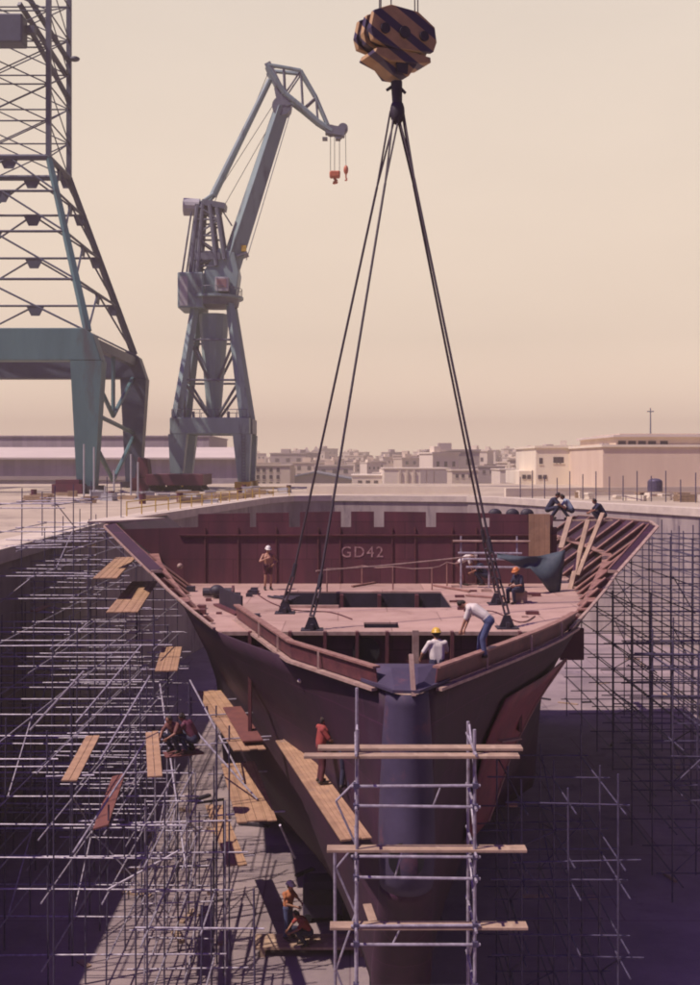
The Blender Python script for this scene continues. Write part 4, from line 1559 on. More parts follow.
for i in range(4):
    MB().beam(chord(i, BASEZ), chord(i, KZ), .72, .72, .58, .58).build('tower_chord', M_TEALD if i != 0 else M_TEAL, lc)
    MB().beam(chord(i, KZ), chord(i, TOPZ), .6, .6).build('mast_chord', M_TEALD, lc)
for a in range(4):
    b = (a + 1) % 4
    for z in lv[1:]:
        member(chord(a, z), chord(b, z), .16 if z < KZ else .38, 'horizontal_strut', M_TEALD, lc)
    for z0, z1 in zip(lv[:-1], lv[1:]):
        m0 = chord(a, z0).lerp(chord(b, z0), .5)
        m1 = chord(a, z1).lerp(chord(b, z1), .5)
        member(chord(a, z0), m1, .13, 'diagonal_brace', M_TEALD, lc)
        member(chord(b, z0), m1, .13, 'diagonal_brace', M_TEALD, lc)
        d = (chord(b, z1) - chord(a, z1)).normalized()
        nn = d.cross(Vector((0, 0, 1)))
        for (c_, wd_) in ((m1, 1.3), (chord(a, z1) + d * .4, .9)):
            g_ = MB()
            vs = []
            for t in (-.06, .06):
                vs += [c_ - d * wd_ + nn * t, c_ + d * wd_ + nn * t, c_ + d * wd_ * .45 + nn * t + Vector((0, 0, -1.4)), c_ - d * wd_ * .45 + nn * t + Vector((0, 0, -1.4))]
            g_.add(vs, [(0, 1, 2, 3), (4, 5, 6, 7), (0, 1, 5, 4), (1, 2, 6, 5), (2, 3, 7, 6), (3, 0, 4, 7)])
            g_.build('gusset', M_TEALD, lc)
    zz = [KZ + i * 4.6 for i in range(6)]
    for z0, z1 in zip(zz[:-1], zz[1:]):
        member(chord(a, z1), chord(b, z1), .10, 'horizontal_strut', M_TEALD, lc)
        m0 = chord(a, z0).lerp(chord(b, z0), .5)
        member(chord(a, z0), chord(b, z1), .085, 'diagonal_brace', M_TEALD, lc)
        member(chord(b, z0), chord(a, z1), .085, 'diagonal_brace', M_TEALD, lc)
# portal girders, legs, side frame
for y in (NY, FY):
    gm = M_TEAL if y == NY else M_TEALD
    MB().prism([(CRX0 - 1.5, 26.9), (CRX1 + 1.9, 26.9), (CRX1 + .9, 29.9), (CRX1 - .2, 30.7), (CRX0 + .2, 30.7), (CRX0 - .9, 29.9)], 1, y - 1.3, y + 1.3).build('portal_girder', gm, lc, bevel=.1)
    for x in (CRX0, CRX1):
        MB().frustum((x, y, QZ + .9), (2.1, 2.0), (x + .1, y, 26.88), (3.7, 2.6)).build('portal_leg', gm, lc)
        MB().box(x - 1.5, x + 1.5, y - 2.4, y + 2.4, QZ + .1, QZ + .9).build('bogie', M_DARK, lc)
for x in (CRX0, CRX1):
    MB().beam((x, NY + 1.3, 29.3), (x, FY - 1.3, 29.3), 1.0, 1.2).build('side_beam', M_TEALD, lc)
    for (a, b) in (((NY + 1, 26.5), (144, 21.0)), ((144, 21.0), (FY - 1, 27)), ((NY + 1, 21.0), (FY - 1, 19.2)), ((NY + 1, 18.4), (144, 12.6)), ((144, 12.6), (FY - 1, 18.4)), ((144, 29), (144, 21))):
        member((x, a[0], a[1]), (x, b[0], b[1]), .30, 'side_brace', M_TEAL, lc)
# machinery box near the top
MB().box(-46.5, -40.3, 135.2, 138.0 - .4, 66.6, 70.2).build('control_cabin', M_TEALD, lc, bevel=.2)
MB().box(-41.2, -39.2, 136.5, 137.5, 68.3, 69.2).build('cabin_bracket', M_TEALD, lc)
MB().sphere((TX1 + .75, 148, 69.2), .6, sq=(1.2, .8, .6)).build('floodlight', M_TEALD, lc)
for (a, b) in (((-41.5, 138, 72.5), (-38.2, 148, 67)), ((-40.8, 138, 74), (-37.9, 148, 69.0)), ((-40, 138, 69), (-38.0, 148, 64.0))):
    MB().beam(a, b, .5, .5).build('stair_flight', M_TEALD, lc)

# ------------------------------------------------------------------ jib crane
JD = 155.0


def J(px, py, dy=0):
    """point at the crane's own distance, dy metres behind its centre plane"""
    v = P(px, py, JD)
    return Vector((v.x, JD + dy, v.z))


jc = empty('jib_crane', (J(214, 488).x, JD, QZ), 'grey double jib dock crane on a four legged portal at centre left', 'crane')
zp0, zp1 = J(0, 435).z, J(0, 419).z
for s in (-1, 1):
    for dy in (-4.5, 4.5):
        x_t, x_b = 214.5 + s * 31, 214.5 + s * 32.5
        a, b = J(x_b, 485, dy), J(x_t, 435, dy)
        MB().frustum((a.x, a.y, QZ + 1.0), (1.5, 1.4), (b.x, b.y, zp0 - .003), (2.5, 2.0)).build('portal_leg', M_CRANE, jc)
        MB().box(a.x - 1.1, a.x + 1.1, a.y - 1.8, a.y + 1.8, QZ + .1, QZ + 1.0).build('bogie', M_YELLOW, jc)
        MB().beam(J(214.5 + s * 33, 419, dy), J(214.5 + s * 17, 306, dy * .45), 1.05, 1.0, .85, .85).build('tower_leg', M_CRANE, jc)
for dy in (-4.5, 4.5):
    a, b = J(176, 0, 0).x, J(253, 0, 0).x
    MB().box(a, b, JD + dy - 1.0, JD + dy + 1.0, zp0, zp1).build('portal_girder', M_CRANE, jc, bevel=.1)
for px in (180, 249):
    x = J(px, 0).x
    MB().box(x - .8, x + .8, JD - 3.48, JD + 3.48, zp0 + .1, zp1 - .1).build('portal_girder', M_CRANED, jc)
# hopper-shaped centre column
cm = MB()
cc = J(214, 419)
cm.tube((cc.x, JD, zp1), (cc.x, JD, J(0, 315).z), 0.95, 2.15, n=12)
cm.build('centre_column', M_CRANE, jc, smooth=False)
for py in (342, 382):
    f = (419 - py) / 113
    w = 33 - 16 * f
    for dy in (-1, 1):
        yy = 4.5 * dy * (1 - .55 * f)
        MB().tube(J(214.5 - w, py, yy), J(214.5 + w, py, yy), .16).build('tower_strut', M_CRANED, jc)
        for s in (-1, 1):
            MB().tube(J(214.5 + s * w, py, yy), J(214.5 + s * 4, py + 40 if py < 380 else 418, yy * .4), .20).build('tower_brace', M_CRANED, jc)
    for s in (-1, 1):
        MB().tube(J(214.5 + s * w, py, -4.5 * (1 - .55 * f)), J(214.5 + s * w, py, 4.5 * (1 - .55 * f)), .16).build('tower_strut', M_CRANED, jc)
        MB().tube(J(214.5 + s * w, py, -4.5 * (1 - .55 * f)), J(214.5 + s * (w + 5.6), py + 40 if py < 380 else 418, 4.5 * (1 - .55 * f)), .16).build('tower_brace', M_CRANED, jc)
    # gallery rail
for px in (198, 232):
    MB().tube(J(px, 419, -4.5), J(px, 413, -4.5), .2).build('gallery_post', M_CRANED, jc)
# slewing platform
pc = J(215, 301)
MB().tube((pc.x, JD, J(0, 307).z), (pc.x, JD, J(0, 299).z), 3.3, 3.5, n=28).build('slewing_ring', M_CRANED, jc)
MB().tube((pc.x, JD, J(0, 300).z + .02), (pc.x, JD, J(0, 297.5).z), 4.0, n=28).build('platform', M_CRANE, jc)
a, b = J(181, 312), J(206, 276)
MB().box(a.x, b.x, JD - 3.2, JD + 2.8, J(0, 311).z, J(0, 276).z).build('machinery_house', M_CRANE, jc, bevel=.15)
a, b = J(182, 0), J(191, 0)
MB().box(a.x + .2, b.x, JD - 3.26, JD - 3.2, J(0, 309).z, J(0, 280).z).build('house_lit_side', M_CRANEL, jc)  # pale strip colours the left end of the house as if sunlit
a, b = J(203, 297), J(239, 262)
MB().prism([(J(200, 0).x, J(0, 297).z), (J(237, 0).x, J(0, 297).z), (J(240, 0).x, J(0, 275).z), (J(236, 0).x, J(0, 255).z), (J(220, 0).x, J(0, 250).z), (J(206, 0).x, J(0, 272).z)], 1, JD - 1.6, JD + 2.2).build('boom_pedestal', M_CRANE, jc, bevel=.1)
a, b = J(218, 0), J(231, 0)
cb_ = MB().box(a.x, b.x, JD - 3.4, JD - 1.7, J(0, 295).z, J(0, 281).z).build('operator_cab', M_CRANEL, jc, bevel=.08)
MB().box(a.x + .25, b.x - .25, JD - 3.46, JD - 3.40, J(0, 291).z, J(0, 283).z).build('cab_window', M_PINK, cb_)
# boom: hollow box girder
MB().beam(J(230, 268), J(282, 108), 2.2, 2.7, 1.7, 1.9, side=(-.9, -.43, 0)).build('main_boom', M_CRANE, jc, bevel=.08)
MB().tube(J(282, 108, -1.0), J(282, 108, 1.0), 1.35, n=16).build('boom_head', M_CRANED, jc)
for dy in (-.9, .9):
    MB().beam(J(282, 108, dy), J(278, 90, dy), .35, 1.0, side=(0, 1, 0)).build('jib_pivot', M_CRANED, jc)
    MB().beam(J(289, 108, dy), J(284, 92, dy), .35, .8, side=(0, 1, 0)).build('jib_pivot', M_CRANED, jc)
# service platform on boom foot
MB().beam(J(238, 258), J(248, 254), 3.0, .25, side=(0, 1, 0)).build('boom_platform', M_CRANED, jc)
MB().box(J(242, 0).x, J(247, 0).x, JD - 1.2, JD - .6, J(0, 253).z, J(0, 247).z).build('boom_lamp', M_YELLOW, jc)
# A-frame tower
for (a, b) in (((192, 276), (199, 207)), ((199, 276), (204, 207)), ((218, 268), (211, 207)), ((226, 262), (218, 210)), ((184, 276), (193, 214))):
    for dy in (-1.8, 1.8):
        MB().tube(J(*a, dy), J(*b, dy * .8), .30 if a[0] != 184 else .13).build('mast_leg', M_CRANED, jc)
for i, py in enumerate((222, 238, 254, 268)):
    for dy in (-1.6, 1.6):
        MB().tube(J(197, py, dy), J(219, py, dy), .14).build('mast_strut', M_CRANED, jc)
        MB().tube(J(197 if i % 2 else 219, py, dy), J(219 if i % 2 else 197, py - 15, dy), .14).build('mast_brace', M_CRANED, jc)
MB().box(J(196, 0).x, J(222, 0).x, JD - 1.9, JD + 1.9, J(0, 262).z, J(0, 255).z).build('winch_deck', M_CRANED, jc)
MB().tube(J(186, 208, 0), J(222, 209, 0), 1.0, .85, n=14).build('counterweight_arm', M_CRANED, jc)
MB().tube(J(184, 207, 0), J(200, 207.5, 0), 1.25, 1.2, n=16).build('counterweight', M_CRANEL, jc)
MB().beam(J(203, 204), J(226, 208), 2.6, .8, side=(0, 1, 0)).build('mast_head', M_CRANED, jc)
# stay rod
for dy in (-.55, .55):
    MB().tube(J(203, 204, dy * 2), J(214, 195, dy), .25).build('stay_fork', M_CRANE, jc)
MB().tube(J(213, 196), J(270, 80), .55, .40, n=10).build('stay_rod', M_CRANE, jc)
MB().tube(J(222, 210), J(232, 226), .10).build('luffing_link', M_CRANED, jc)
# fly jib lattice
top_ = [(268, 68), (284, 70), (301, 72.5), (316, 98), (328, 126)]
low_ = [(268, 70), (285, 96), (303, 110), (318, 123), (332, 132)]
for dy in (-1.2, 1.2):
    for pts, r, nm in ((top_, .28, 'jib_upper_chord'), (low_, .42, 'jib_lower_chord')):
        m = MB()
        for i, (a, b) in enumerate(zip(pts[:-1], pts[1:])):
            f0, f1 = 1 - i * .2, 1 - (i + 1) * .2
            m.tube(J(*a, dy * max(.3, f0)), J(*b, dy * max(.3, f1)), r)
        m.build(nm, M_CRANE, jc)
    for i in (1, 2, 3):
        f = max(.3, 1 - i * .2)
        MB().tube(J(*top_[i], dy * f), J(*low_[i], dy * f), .16).build('jib_post', M_CRANED, jc)
        MB().tube(J(*top_[i], dy * f), J(*low_[i - 1], dy * f), .13).build('jib_brace', M_CRANED, jc)
    MB().beam(J(268, 66, dy), J(279, 88, dy), .3, .9, side=(0, 1, 0)).build('jib_tail', M_CRANED, jc)
for i in (1, 2, 3):
    f = max(.3, 1 - i * .2)
    MB().tube(J(*top_[i], -1.2 * f), J(*top_[i], 1.2 * f), .14).build('jib_cross_tie', M_CRANED, jc)
    MB().tube(J(*low_[i], -1.2 * f), J(*low_[i], 1.2 * f), .14).build('jib_cross_tie', M_CRANED, jc)
MB().tube(J(268, 70, 0), J(269, 62, 0), .12).build('tail_spike', M_CRANED, jc)
MB().beam(J(326, 130), J(345, 133), 1.4, 1.2, side=(0, 1, 0)).build('jib_head', M_CRANED, jc)
for (px, py, r) in ((331, 131, .75), (343, 129, .7), (339, 135, .6)):
    MB().tube(J(px, py, -.5), J(px, py, .5), r, n=16).build('head_sheave', M_CRANED, jc)
for px in (325, 338):
    MB().box(J(px - 2.5, 0).x, J(px + 2.5, 0).x, JD - .7, JD + .7, J(0, 140).z, J(0, 138.5).z).build('jib_lamp', M_CRANED, jc)
for k_ in range(14):
    a_ = 2 * pi * k_ / 14
    MB().tube((pc.x + 3.8 * cos(a_), JD + 3.8 * sin(a_), J(0, 297.5).z), (pc.x + 3.8 * cos(a_), JD + 3.8 * sin(a_), J(0, 297.5).z + 1.1), .06, n=5).build('handrail_post', M_CRANED, jc)
MB().path([(pc.x + 3.8 * cos(2 * pi * k_ / 28), JD + 3.8 * sin(2 * pi * k_ / 28), J(0, 297.5).z + 1.1) for k_ in range(29)], .05, n=5).build('handrail', M_CRANED, jc)
for sy in (-5.4, 5.4):
    MB().path([(J(178, 0).x, JD + sy, zp1 + 1.1), (J(251, 0).x, JD + sy, zp1 + 1.1)], .05, n=5).build('handrail', M_CRANED, jc)
    for px in range(178, 252, 9):
        MB().tube((J(px, 0).x, JD + sy, zp1), (J(px, 0).x, JD + sy, zp1 + 1.1), .05, n=5).build('handrail_post', M_CRANED, jc)
for dx in (-.22, .22):
    MB().tube(J(247.5, 435, -5.6) + Vector((dx, 0, 0)), J(247.5, 488, -5.6) + Vector((dx, 0, 0)), .05, n=5).build('ladder_stile', M_CRANED, jc)
for py in range(437, 488, 3):
    MB().tube(J(247.5, py, -5.6) + Vector((-.22, 0, 0)), J(247.5, py, -5.6) + Vector((.22, 0, 0)), .04, n=5).build('ladder_rung', M_CRANED, jc)
for (p_, q_) in (((233, 262), (283, 104)),):
    for dy in (-1.3,):
        MB().path([J(*p_, dy) + Vector((2.0, 0, 0)), J(*q_, dy) + Vector((1.6, 0, 0))], .06, n=5).build('boom_handrail', M_CRANED, jc)
for (p_, q_) in (((208, 206), (281, 92)), ((222, 209), (286, 96)), ((213, 205), (269, 70))):
    MB().tube(J(*p_, .3), J(*q_, .3), .045, n=5).build('luffing_rope', M_ROPE, jc)
# its hooks hang free
hk = empty('crane_hook', J(335, 183), 'large orange hook block hanging from the grey jib crane', 'crane hook')
for px, dy in ((330.5, -.3), (334.5, .3), (339.5, 0)):
    MB().tube(J(px, 136, dy), J(px, 172, dy), .045, n=5).build('hoist_rope', M_ROPE, hk)
MB().prism([(J(329.5, 0).x, J(0, 178).z), (J(340, 0).x, J(0, 178).z), (J(340.5, 0).x, J(0, 171.5).z), (J(329.5, 0).x, J(0, 171.5).z)], 1, JD - .6, JD + .6).build('block_casing', M_ORANGE, hk, bevel=.2)
m = MB()
pts = [J(335, 178), J(335, 180), J(337, 181.5), J(335.5, 183.3), J(333, 182.5)]
m.path(pts, .22)
m.build('hook', M_ORANGE, hk)
hk = empty('crane_hook', J(346, 181), 'small orange auxiliary hook hanging right of the large one', 'crane hook')
MB().tube(J(345.5, 133), J(346, 168), .04, n=5).build('hoist_rope', M_ROPE, hk)
MB().sphere(J(346, 170), .42, sq=(.8, .8, 1.6)).build('ball_weight', M_ORANGE, hk, smooth=True)
m = MB()
m.path([J(346, 173), J(346, 178), J(347, 179.5), J(346, 180.8), J(345, 180)], .11)
m.build('hook', M_ORANGE, hk)

# ------------------------------------------------------------------ quayside things
sb = empty('steel_block', (P(170, 0, 140).x, 140, QZ), 'dark red prefabricated steel block on trestles on the left quay', 'steel block')
a, b = P(150, 485, 140), P(206, 474, 140)
MB().box(a.x, b.x, 137, 146, a.z, b.z).build('panel', M_REDST, sb, bevel=.05)
for px in (156, 172, 188, 199):
    x = P(px, 0, 140).x
    MB().frustum((x, 139, QZ), (1.6, 2), (x, 139, a.z), (.6, 1.2)).build('trestle', M_DARK, sb)
    MB().frustum((x, 144, QZ), (1.6, 2), (x, 144, a.z), (.6, 1.2)).build('trestle', M_DARK, sb)
MB().box(P(133, 0, 140).x, P(150, 0, 140).x - .01, 139, 144, QZ, P(0, 478, 140).z).build('end_panel', M_REDST, sb)
MB().prism([(P(135, 0, 140).x, P(0, 478, 140).z), (P(149, 0, 140).x, P(0, 478, 140).z), (P(147, 0, 140).x, P(0, 459, 140).z), (P(138, 0, 140).x, P(0, 457, 140).z)], 1, 140, 142.5).build('upright_panel', M_REDST, sb, bevel=.1)
sb2 = MB()
a, b = P(54, 494, 128), P(84, 484, 128)
sb2.box(a.x, b.x, 127, 131, QZ, b.z)
sb2.box(a.x + .3, b.x - .5, 127.5, 130.5, b.z, b.z + .5)
one(sb2, 'steel_bin', M_REDST, 'dark maroon steel bin on the quay below the teal crane leg', 'bin')
# stacks along the left quay edge
lab_q = {0: ('timber_stack', M_OCHRE, 'yellow ochre timber stack along the left quay edge', 'timber stack', 'timber stacks along the left quay'),
         1: ('quay_crate', M_CRANEL, 'small pale crate standing on the left quay', 'crate', 'pale crates on the left quay'),
         2: ('steel_drum', M_REDST, 'dark red drum standing on the left quay', 'drum', 'drums on the left quay')}
for i in range(56):
    t = R.random()
    D = R.uniform(96, 138)
    edge_x = float(np.interp(D, [68, 113, 140], [-15, -8.4, -4])) - 2.0
    x = edge_x - R.uniform(0, 1) ** 1.4 * 22
    if D > 126 and x > -34 and x < -18:
        continue
    k_ = R.choice([0, 0, 0, 1, 1, 2])
    nm, m_, lb, ct, gr = lab_q[k_]
    mb = MB()
    if k_ == 0:
        L_, W2, H_ = R.uniform(.8, 2.6), R.uniform(.3, .8), R.uniform(.2, .7)
        for j in range(3):
            mb.box(-L_ / 2 + R.uniform(-.1, .1), L_ / 2 + R.uniform(-.1, .1), -W2 / 2, W2 / 2, j * H_ / 3 + .02, (j + 1) * H_ / 3)
    elif k_ == 1:
        H_ = R.uniform(.5, 1.2)
        H_ *= .6
        mb.box(-.6, .6, -.5, .5, 0.08, H_)
        mb.box(-.65, .65, -.55, -.4, 0, .1)
        mb.box(-.65, .65, .4, .55, 0, .1)
        mb.box(-.63, .63, -.53, .53, H_, H_ + .06)
    else:
        mb.tube((0, 0, 0), (0, 0, .9), .3, n=14)
        for z in (.3, .6, .88):
            mb.tube((0, 0, z - .02), (0, 0, z + .02), .32, n=14)
    o = mb.build(nm, m_, None)
    o.location = (x, D, QZ)
    o.rotation_euler = (0, 0, R.uniform(-.5, .5))
    tag(o, lb, ct, gr)
# ochre railing along the curved quay edge
qr = empty('quay_railing', (-13, 95, QZ), 'yellow ochre railing along the edge of the left quay', 'railing')
pts = []
for D in np.arange(74, 121, 3.0):
    x = float(np.interp(D, [68, 113, 118.5, 121], [-15, -8.4, -6.2, -3.5])) - .9
    pts.append(Vector((x, D, QZ)))
for p in pts:
    MB().tube(p, p + Vector((0, 0, 1.05)), .045, n=6).build('post', M_YELLOW, qr)
for hgt in (.55, 1.02):
    MB().path([p + Vector((0, 0, hgt)) for p in pts], .035, n=6).build('rail', M_YELLOW, qr)
# pale poles in front of the left crane
for (px, y0, y1, D) in ((84, 444, 497, 112), (94, 447, 497, 112), (131, 454, 500, 112), (138, 462, 500, 108), (114, 470, 500, 110), (105, 486, 500, 108)):
    x = P(px, 0, D).x
    mb = MB().tube((x, D, QZ), (x, D, P(0, y0, D).z), .09, n=7)
    mb.box(x - .3, x + .3, D - .3, D + .3, QZ, QZ + .15)
    one(mb, 'steel_pole', M_CRANEL, 'thin pale pole standing in front of the teal crane legs', 'pole', 'pale poles in front of the left crane')


def building(name, label, px0, px1, pytop, D, depth, wm, rows_, parapet=True, roofm=None, win=(0.5, 0.5), base=4.0, cat='building', wx=None):
    """box building with window openings set as recessed panes; rows_ = [(y_row, [px...])]"""
    x0, x1 = P(px0, 0, D).x, P(px1, 0, D).x
    zt = P(0, pytop, D).z
    r = empty(name, ((x0 + x1) / 2, D + depth / 2, base), label, cat)
    MB().box(x0, x1, D, D + depth, base, zt).build('wall', wm, r)
    if parapet:
        MB().box(x0 - .25, x1 + .25, D - .25, D + depth + .25, zt, zt + .35).build('parapet', roofm or wm, r)
    for (py, pxs) in rows_:
        for px in pxs:
            c_ = P(px, py, D - .02)
            w_, h_ = win
            f = MB().box(c_.x - w_ - .1, c_.x + w_ + .1, D - .10, D - .003, c_.z - h_ - .14, c_.z - h_)
            fo = f.build('window_sill', wm, r)
            MB().box(c_.x - w_, c_.x + w_, D - .05, D - .002, c_.z - h_, c_.z + h_).build('window', M_GLASS, r)
    return r


# left sheds
building('shed', 'long lilac clad shed behind the jib crane at left', -140, 209, 437, 270, 40, M_LILAC, [], True, M_LILAC)
r = empty('shed', (P(100, 0, 225).x, 235, QZ), 'low long shed with pale sloping roof in front of the lilac shed', 'building')
x0, x1 = P(-140, 0, 225).x, P(240, 0, 225).x
MB().box(x0, x1, 225, 250, 4, P(0, 459, 225).z).build('wall', M_LILAC, r)
MB().prism([(224, P(0, 459.3, 224).z), (250, P(0, 449, 250).z), (250, P(0, 449, 250).z + .4), (224, P(0, 458, 224).z + .1)], 0, x0 - 1, x1 + .5).build('roof', M_LROOF, r)
MB().box(x0, x1 - 12, 224.6, 224.99, P(0, 480, 225).z, P(0, 476, 225).z).build('canopy', M_TOWN2, r)
# mid buildings
building('apartment_block', 'pale three storey block just right of the jib crane leg', 252, 290, 466, 300, 25, M_TOWN1,
         [(470, [258, 264, 271, 278]), (477, [258, 264, 271, 278]), (484, [258, 264, 271, 278])], True, None, (.42, .55))
r = empty('warehouse', (P(315, 0, 420).x, 440, 4), 'low gabled warehouse with a dark roof beyond the dock head', 'building')
xa, xm, xb = P(279, 0, 420).x, P(314, 0, 420).x, P(352, 0, 420).x
MB().prism([(xa, 3), (xb, 3), (xb, P(0, 480, 420).z), (xm, P(0, 473.5, 420).z), (xa, P(0, 480, 420).z)], 1, 420, 470).build('wall', M_TOWN2, r)
MB().prism([(xa - 1, P(0, 480.3, 420).z), (xm, P(0, 473, 420).z), (xb + 1, P(0, 480.3, 420).z), (xb + 1, P(0, 479.2, 420).z), (xm, P(0, 471.6, 420).z), (xa - 1, P(0, 479.2, 420).z)], 1, 418, 472).build('roof', M_CRANED, r)
building('long_warehouse', 'long low white warehouse behind the dock head', 352, 400, 476, 360, 30, M_TOWN3, [(482, [360, 368, 376, 384])], True, None, (.7, .5))
r = building('striped_warehouse', 'cream warehouse with vertical ribs and dark doors beyond the bulkhead', 384, 450, 469, 340, 30, M_TOWN3, [], True, M_TOWN3)
for px in (400, 407, 414):
    x = P(px, 0, 340).x
    MB().box(x - .3, x + .3, 339.5, 339.99, 4, P(0, 470, 340).z).build('rib', M_TOWN1, r)
for (a, b) in ((420.5, 426), (427.5, 433.5), (434.5, 449)):
    MB().box(P(a, 0, 340).x, P(b, 0, 340).x, 339.7, 339.98, 4, P(0, 470.5, 340).z).build('door', M_TOWN2, r)
building('low_house', 'small cream house left of the white quay building', 452, 478, 471, 300, 15, M_TOWN1, [(476, [457, 463, 470])], True, None, (.4, .5))
building('low_house', 'mauve flat roofed house near the right warehouse', 478, 505, 467, 380, 20, M_TOWN2, [(472, [484, 491, 498])], True, None, (.5, .6))
building('low_house', 'cream house with a flat roof beside the white quay building', 500, 536, 470, 330, 20, M_TOWN3, [(475, [507, 514, 521, 528])], True, None, (.45, .5))
# right quay buildings
r = building('office_building', 'tall white two storey building on the right quay', 536, 602, 448, 182, 22, M_PALE, [(460, [555, 558.5, 562]), (461, [541])], True, M_PALE, (.28, .5), base=QZ)
MB().box(P(551, 0, 182).x, P(558, 0, 182).x, 186, 190, P(0, 447, 182).z, P(0, 444, 182).z).build('roof_hatch', M_TOWN2, r)
MB().box(P(521, 0, 182).x, P(536, 0, 182).x - .01, 184, 200, QZ, P(0, 471, 182).z).build('annex', M_PALE, r)
for px in (526, 531, 540, 545):
    x = P(px, 0, 182).x
    MB().box(x - .3, x + .3, 181.9 if px > 536 else 183.9, 181.98 if px > 536 else 183.98, P(0, 479, 182).z, P(0, 475, 182).z).build('window', M_GLASS, r)
r = building('factory_building', 'pink rendered building with a set back upper storey at the right edge', 603, 760, 447, 158, 30, M_PINKB, [], True, M_PALE, base=QZ)
x0, x1 = P(616, 0, 160).x, P(760, 0, 160).x
MB().box(x0, x1, 160, 185, P(0, 447, 158).z + .35, P(0, 437, 160).z).build('upper_storey', M_PINKB, r)
MB().box(x0 - .5, x1, 159.4, 185.5, P(0, 437, 160).z, P(0, 435, 160).z).build('roof', M_LROOF, r)
MB().box(x0 + 1, x1, 162, 180, P(0, 435, 160).z, P(0, 433.3, 160).z).build('roof_ridge', M_PINKB, r)
for px in (622, 632, 642, 652, 664):
    x = P(px, 0, 160).x
    MB().box(x - .55, x + .55, 159.93, 159.99, P(0, 446, 160).z, P(0, 441, 160).z).build('window', M_GLASS, r)
for (px, w_) in ((608, 3), (604, 2)):
    MB().box(P(px, 0, 159).x, P(px + w_, 0, 159).x, 160, 162, P(0, 447, 158).z + .36, P(0, 443, 159).z).build('chimney', M_TOWN2, r)
m = MB()
xm = P(650.5, 0, 165).x
m.tube((xm, 165, P(0, 433.3, 160).z), (xm, 165, P(0, 408, 165).z), .12, .08)
m.box(xm - .5, xm + .5, 164.9, 165.1, P(0, 412, 165).z, P(0, 411, 165).z)
one(m, 'radio_mast', M_CRANED, 'thin dark mast rising above the pink building', 'mast')
# parapet wall and pole fence on the right quay
pw = MB()
for (a, b) in (((16.5, 117), (42, 126)),):
    A, B = Vector((a[0], a[1], QZ)), Vector((b[0], b[1], QZ))
    pw.beam(A + Vector((0, 0, .45)), B + Vector((0, 0, .45)), .35, .9)
one(pw, 'quay_parapet', M_PALE, 'low pale parapet along the right quay', 'parapet')
pf = empty('pole_fence', (27, 110, QZ), 'row of tall thin poles with sagging chains on the right quay', 'fence')
prev = None
for i in range(15):
    t = i / 14
    p = Vector((17.5 + 15 * t, 113 - 14 * t, QZ))
    hh_ = R.uniform(1.9, 2.9)
    MB().tube(p, p + Vector((0, 0, hh_)), .05, n=6).build('post', M_TUBED, pf)
    if prev is not None:
        MB().tube(prev + Vector((0, 0, .9)), p + Vector((0, 0, .9)), .03, n=5).build('chain', M_OCHRE, pf)
    prev = p
ty = empty('storage_tank', (P(655, 0, 112).x, 112, QZ), 'dark upright tank on the quay at the right edge', 'tank')
p = P(655, 0, 112)
MB().tube((p.x, 112, QZ), (p.x, 112, QZ + 1.7), .75, n=18).build('shell', M_TUBED, ty)
MB().sphere((p.x, 112, QZ + 1.7), .75, sq=(1, 1, .45)).build('dome', M_TUBED, ty, smooth=True)
for i in range(22):
    t = R.random()
    p = Vector((17 + 17 * t, 114 - 18 * t, QZ)) + Vector((1.2 + R.random() * 5, R.random() * 3, 0))
    L_, H_ = R.uniform(.6, 2.2), R.uniform(.3, .8)
    mb = MB()
    for j in range(3):
        mb.box(-L_ / 2 + R.uniform(-.08, .08), L_ / 2, -.4, .4, j * H_ / 3 + .02, (j + 1) * H_ / 3)
    o = mb.build('timber_pile', M_OCHRE if i % 2 else M_PALE, None)
    o.location = p
    o.rotation_euler = (0, 0, R.uniform(-.8, .8))
    tag(o, 'small timber pile lying on the right quay near the pole fence', 'timber pile', 'timber piles on the right quay')
# low wall band along the dock head
hb = MB().box(-5, 15, 128, 128.5, QZ, QZ + .9)
one(hb, 'low_wall', M_PALE, 'low pale wall running along the quay behind the dock head', 'wall')

# distant town
protos = []
for i, (w_, d_, h_, m_) in enumerate(((11, 9, 7, M_TOWN1), (8, 8, 6, M_TOWN3), (14, 10, 9, M_TOWN2), (9, 9, 10, M_TOWN3), (18, 10, 6, M_TOWN1))):
    mb = MB()
    mb.box(-w_ / 2, w_ / 2, -d_ / 2, d_ / 2, -3, h_)
    mb.box(-w_ / 2 - .3, w_ / 2 + .3, -d_ / 2 - .3, d_ / 2 + .3, h_, h_ + .5)
    mb.box(-w_ / 4, 0, -1, 2, h_ + .5, h_ + 2.2)
    o = mb.build('town_house', m_, None)
    for zz_ in (h_ * .22, h_ * .62):
        for xx in (-w_ * .36, -w_ * .06, w_ * .24):
            MB().box(xx, xx + w_ * .11, -d_ / 2 - .06, -d_ / 2 + .1, zz_, zz_ + 1.5).build('window', M_GLASS, o)
    protos.append(o)
TL = {M_TOWN1.name: 'cream house among the hazy houses of the far town', M_TOWN2.name: 'mauve house among the hazy houses of the far town', M_TOWN3.name: 'whitish house among the hazy houses of the far town'}
used = set()
RT = random.Random(3)
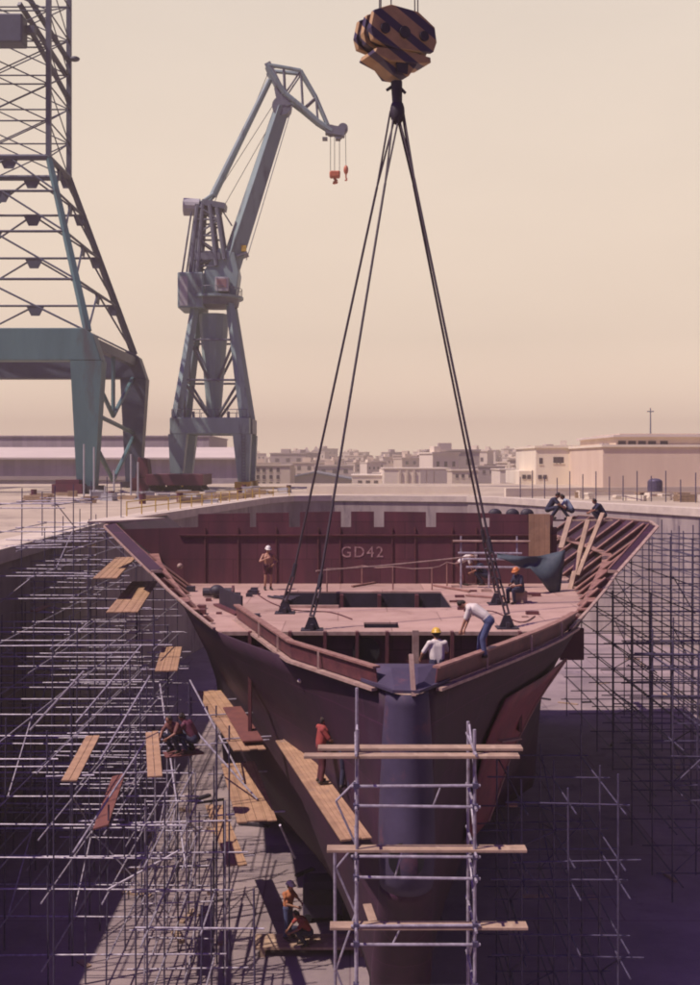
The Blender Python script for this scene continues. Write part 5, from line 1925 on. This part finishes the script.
for i in range(230):
    D = RT.uniform(430, 1250)
    px = RT.uniform(225, 720) if i < 205 else RT.uniform(-40, 225)
    z = float(np.interp(D, ys, [4, 4.2, 4.6, 5.5, 7, 9.5, 13, 15])) - .8
    if i % 4 == 0 and px > 225:
        D = RT.uniform(1270, 1440)
        base_ = float(np.interp(px, [230, 300, 360, 440, 500, 560, 640], [19.5, 21, 20, 17.5, 22, 24, 22]))
        z = 12 + (base_ - 12) * float(np.interp(D, [1250, 1350, 1450], [.15, .6, 1.0])) - 1.5
    pr_ = RT.choice([0, 0, 1, 1, 2, 3, 3, 4])
    src = protos[pr_]
    if pr_ in used:
        o = copy_tree(src)
    else:
        o = src
        used.add(pr_)
    o.location = ((px - 350) * D / F, D, z)
    o.rotation_euler = (0, 0, RT.uniform(-.6, .6))
    s = RT.uniform(.85, 1.6)
    o.scale = (s, s, s * RT.uniform(.7, 1.1))
    tag(o, TL[src.data.materials[0].name], 'house', 'houses of the far town')
for (px, top, D) in ((306.5, 448, 1150), (316, 447, 1150)):
    x = (px - 350) * D / F
    mb = MB().box(x - 3, x + 3, D, D + 6, 10, P(0, top + 3.5, D).z)
    mb.frustum((x, D + 3, P(0, top + 3.5, D).z), (6, 6), (x, D + 3, P(0, top - 1, D).z), (.6, .6))
    one(mb, 'church_tower', M_TOWN2, 'hazy church tower of a pair on the far skyline, %s one' % ('left' if px < 310 else 'right'), 'church tower')
# trees on the far shore: small dark clumps
tm = mat('far_foliage', (0.07, 0.075, 0.05), (0.04, 0.045, 0.035), .9, .3, 2)

# ------------------------------------------------------------------ haze
hz = MB().box(-1500, 1500, -48, 2000, -1.0, 88.0)
ho = hz.build('haze', M_PALE, None)
ho.data.materials.clear()
hm = bpy.data.materials.new('haze_air')
hm.use_nodes = True
nt = hm.node_tree
nt.nodes.clear()
oo = nt.nodes.new('ShaderNodeOutputMaterial')
pv = nt.nodes.new('ShaderNodeVolumePrincipled')
pv.inputs['Color'].default_value = (1.0, 0.86, 0.66, 1)
pv.inputs['Density'].default_value = 0.0008
pv.inputs['Anisotropy'].default_value = 0.0
nt.links.new(pv.outputs[0], oo.inputs['Volume'])
ho.data.materials.append(hm)
tag(ho, 'pale dusty haze over the docks and town', None, None, 'stuff')
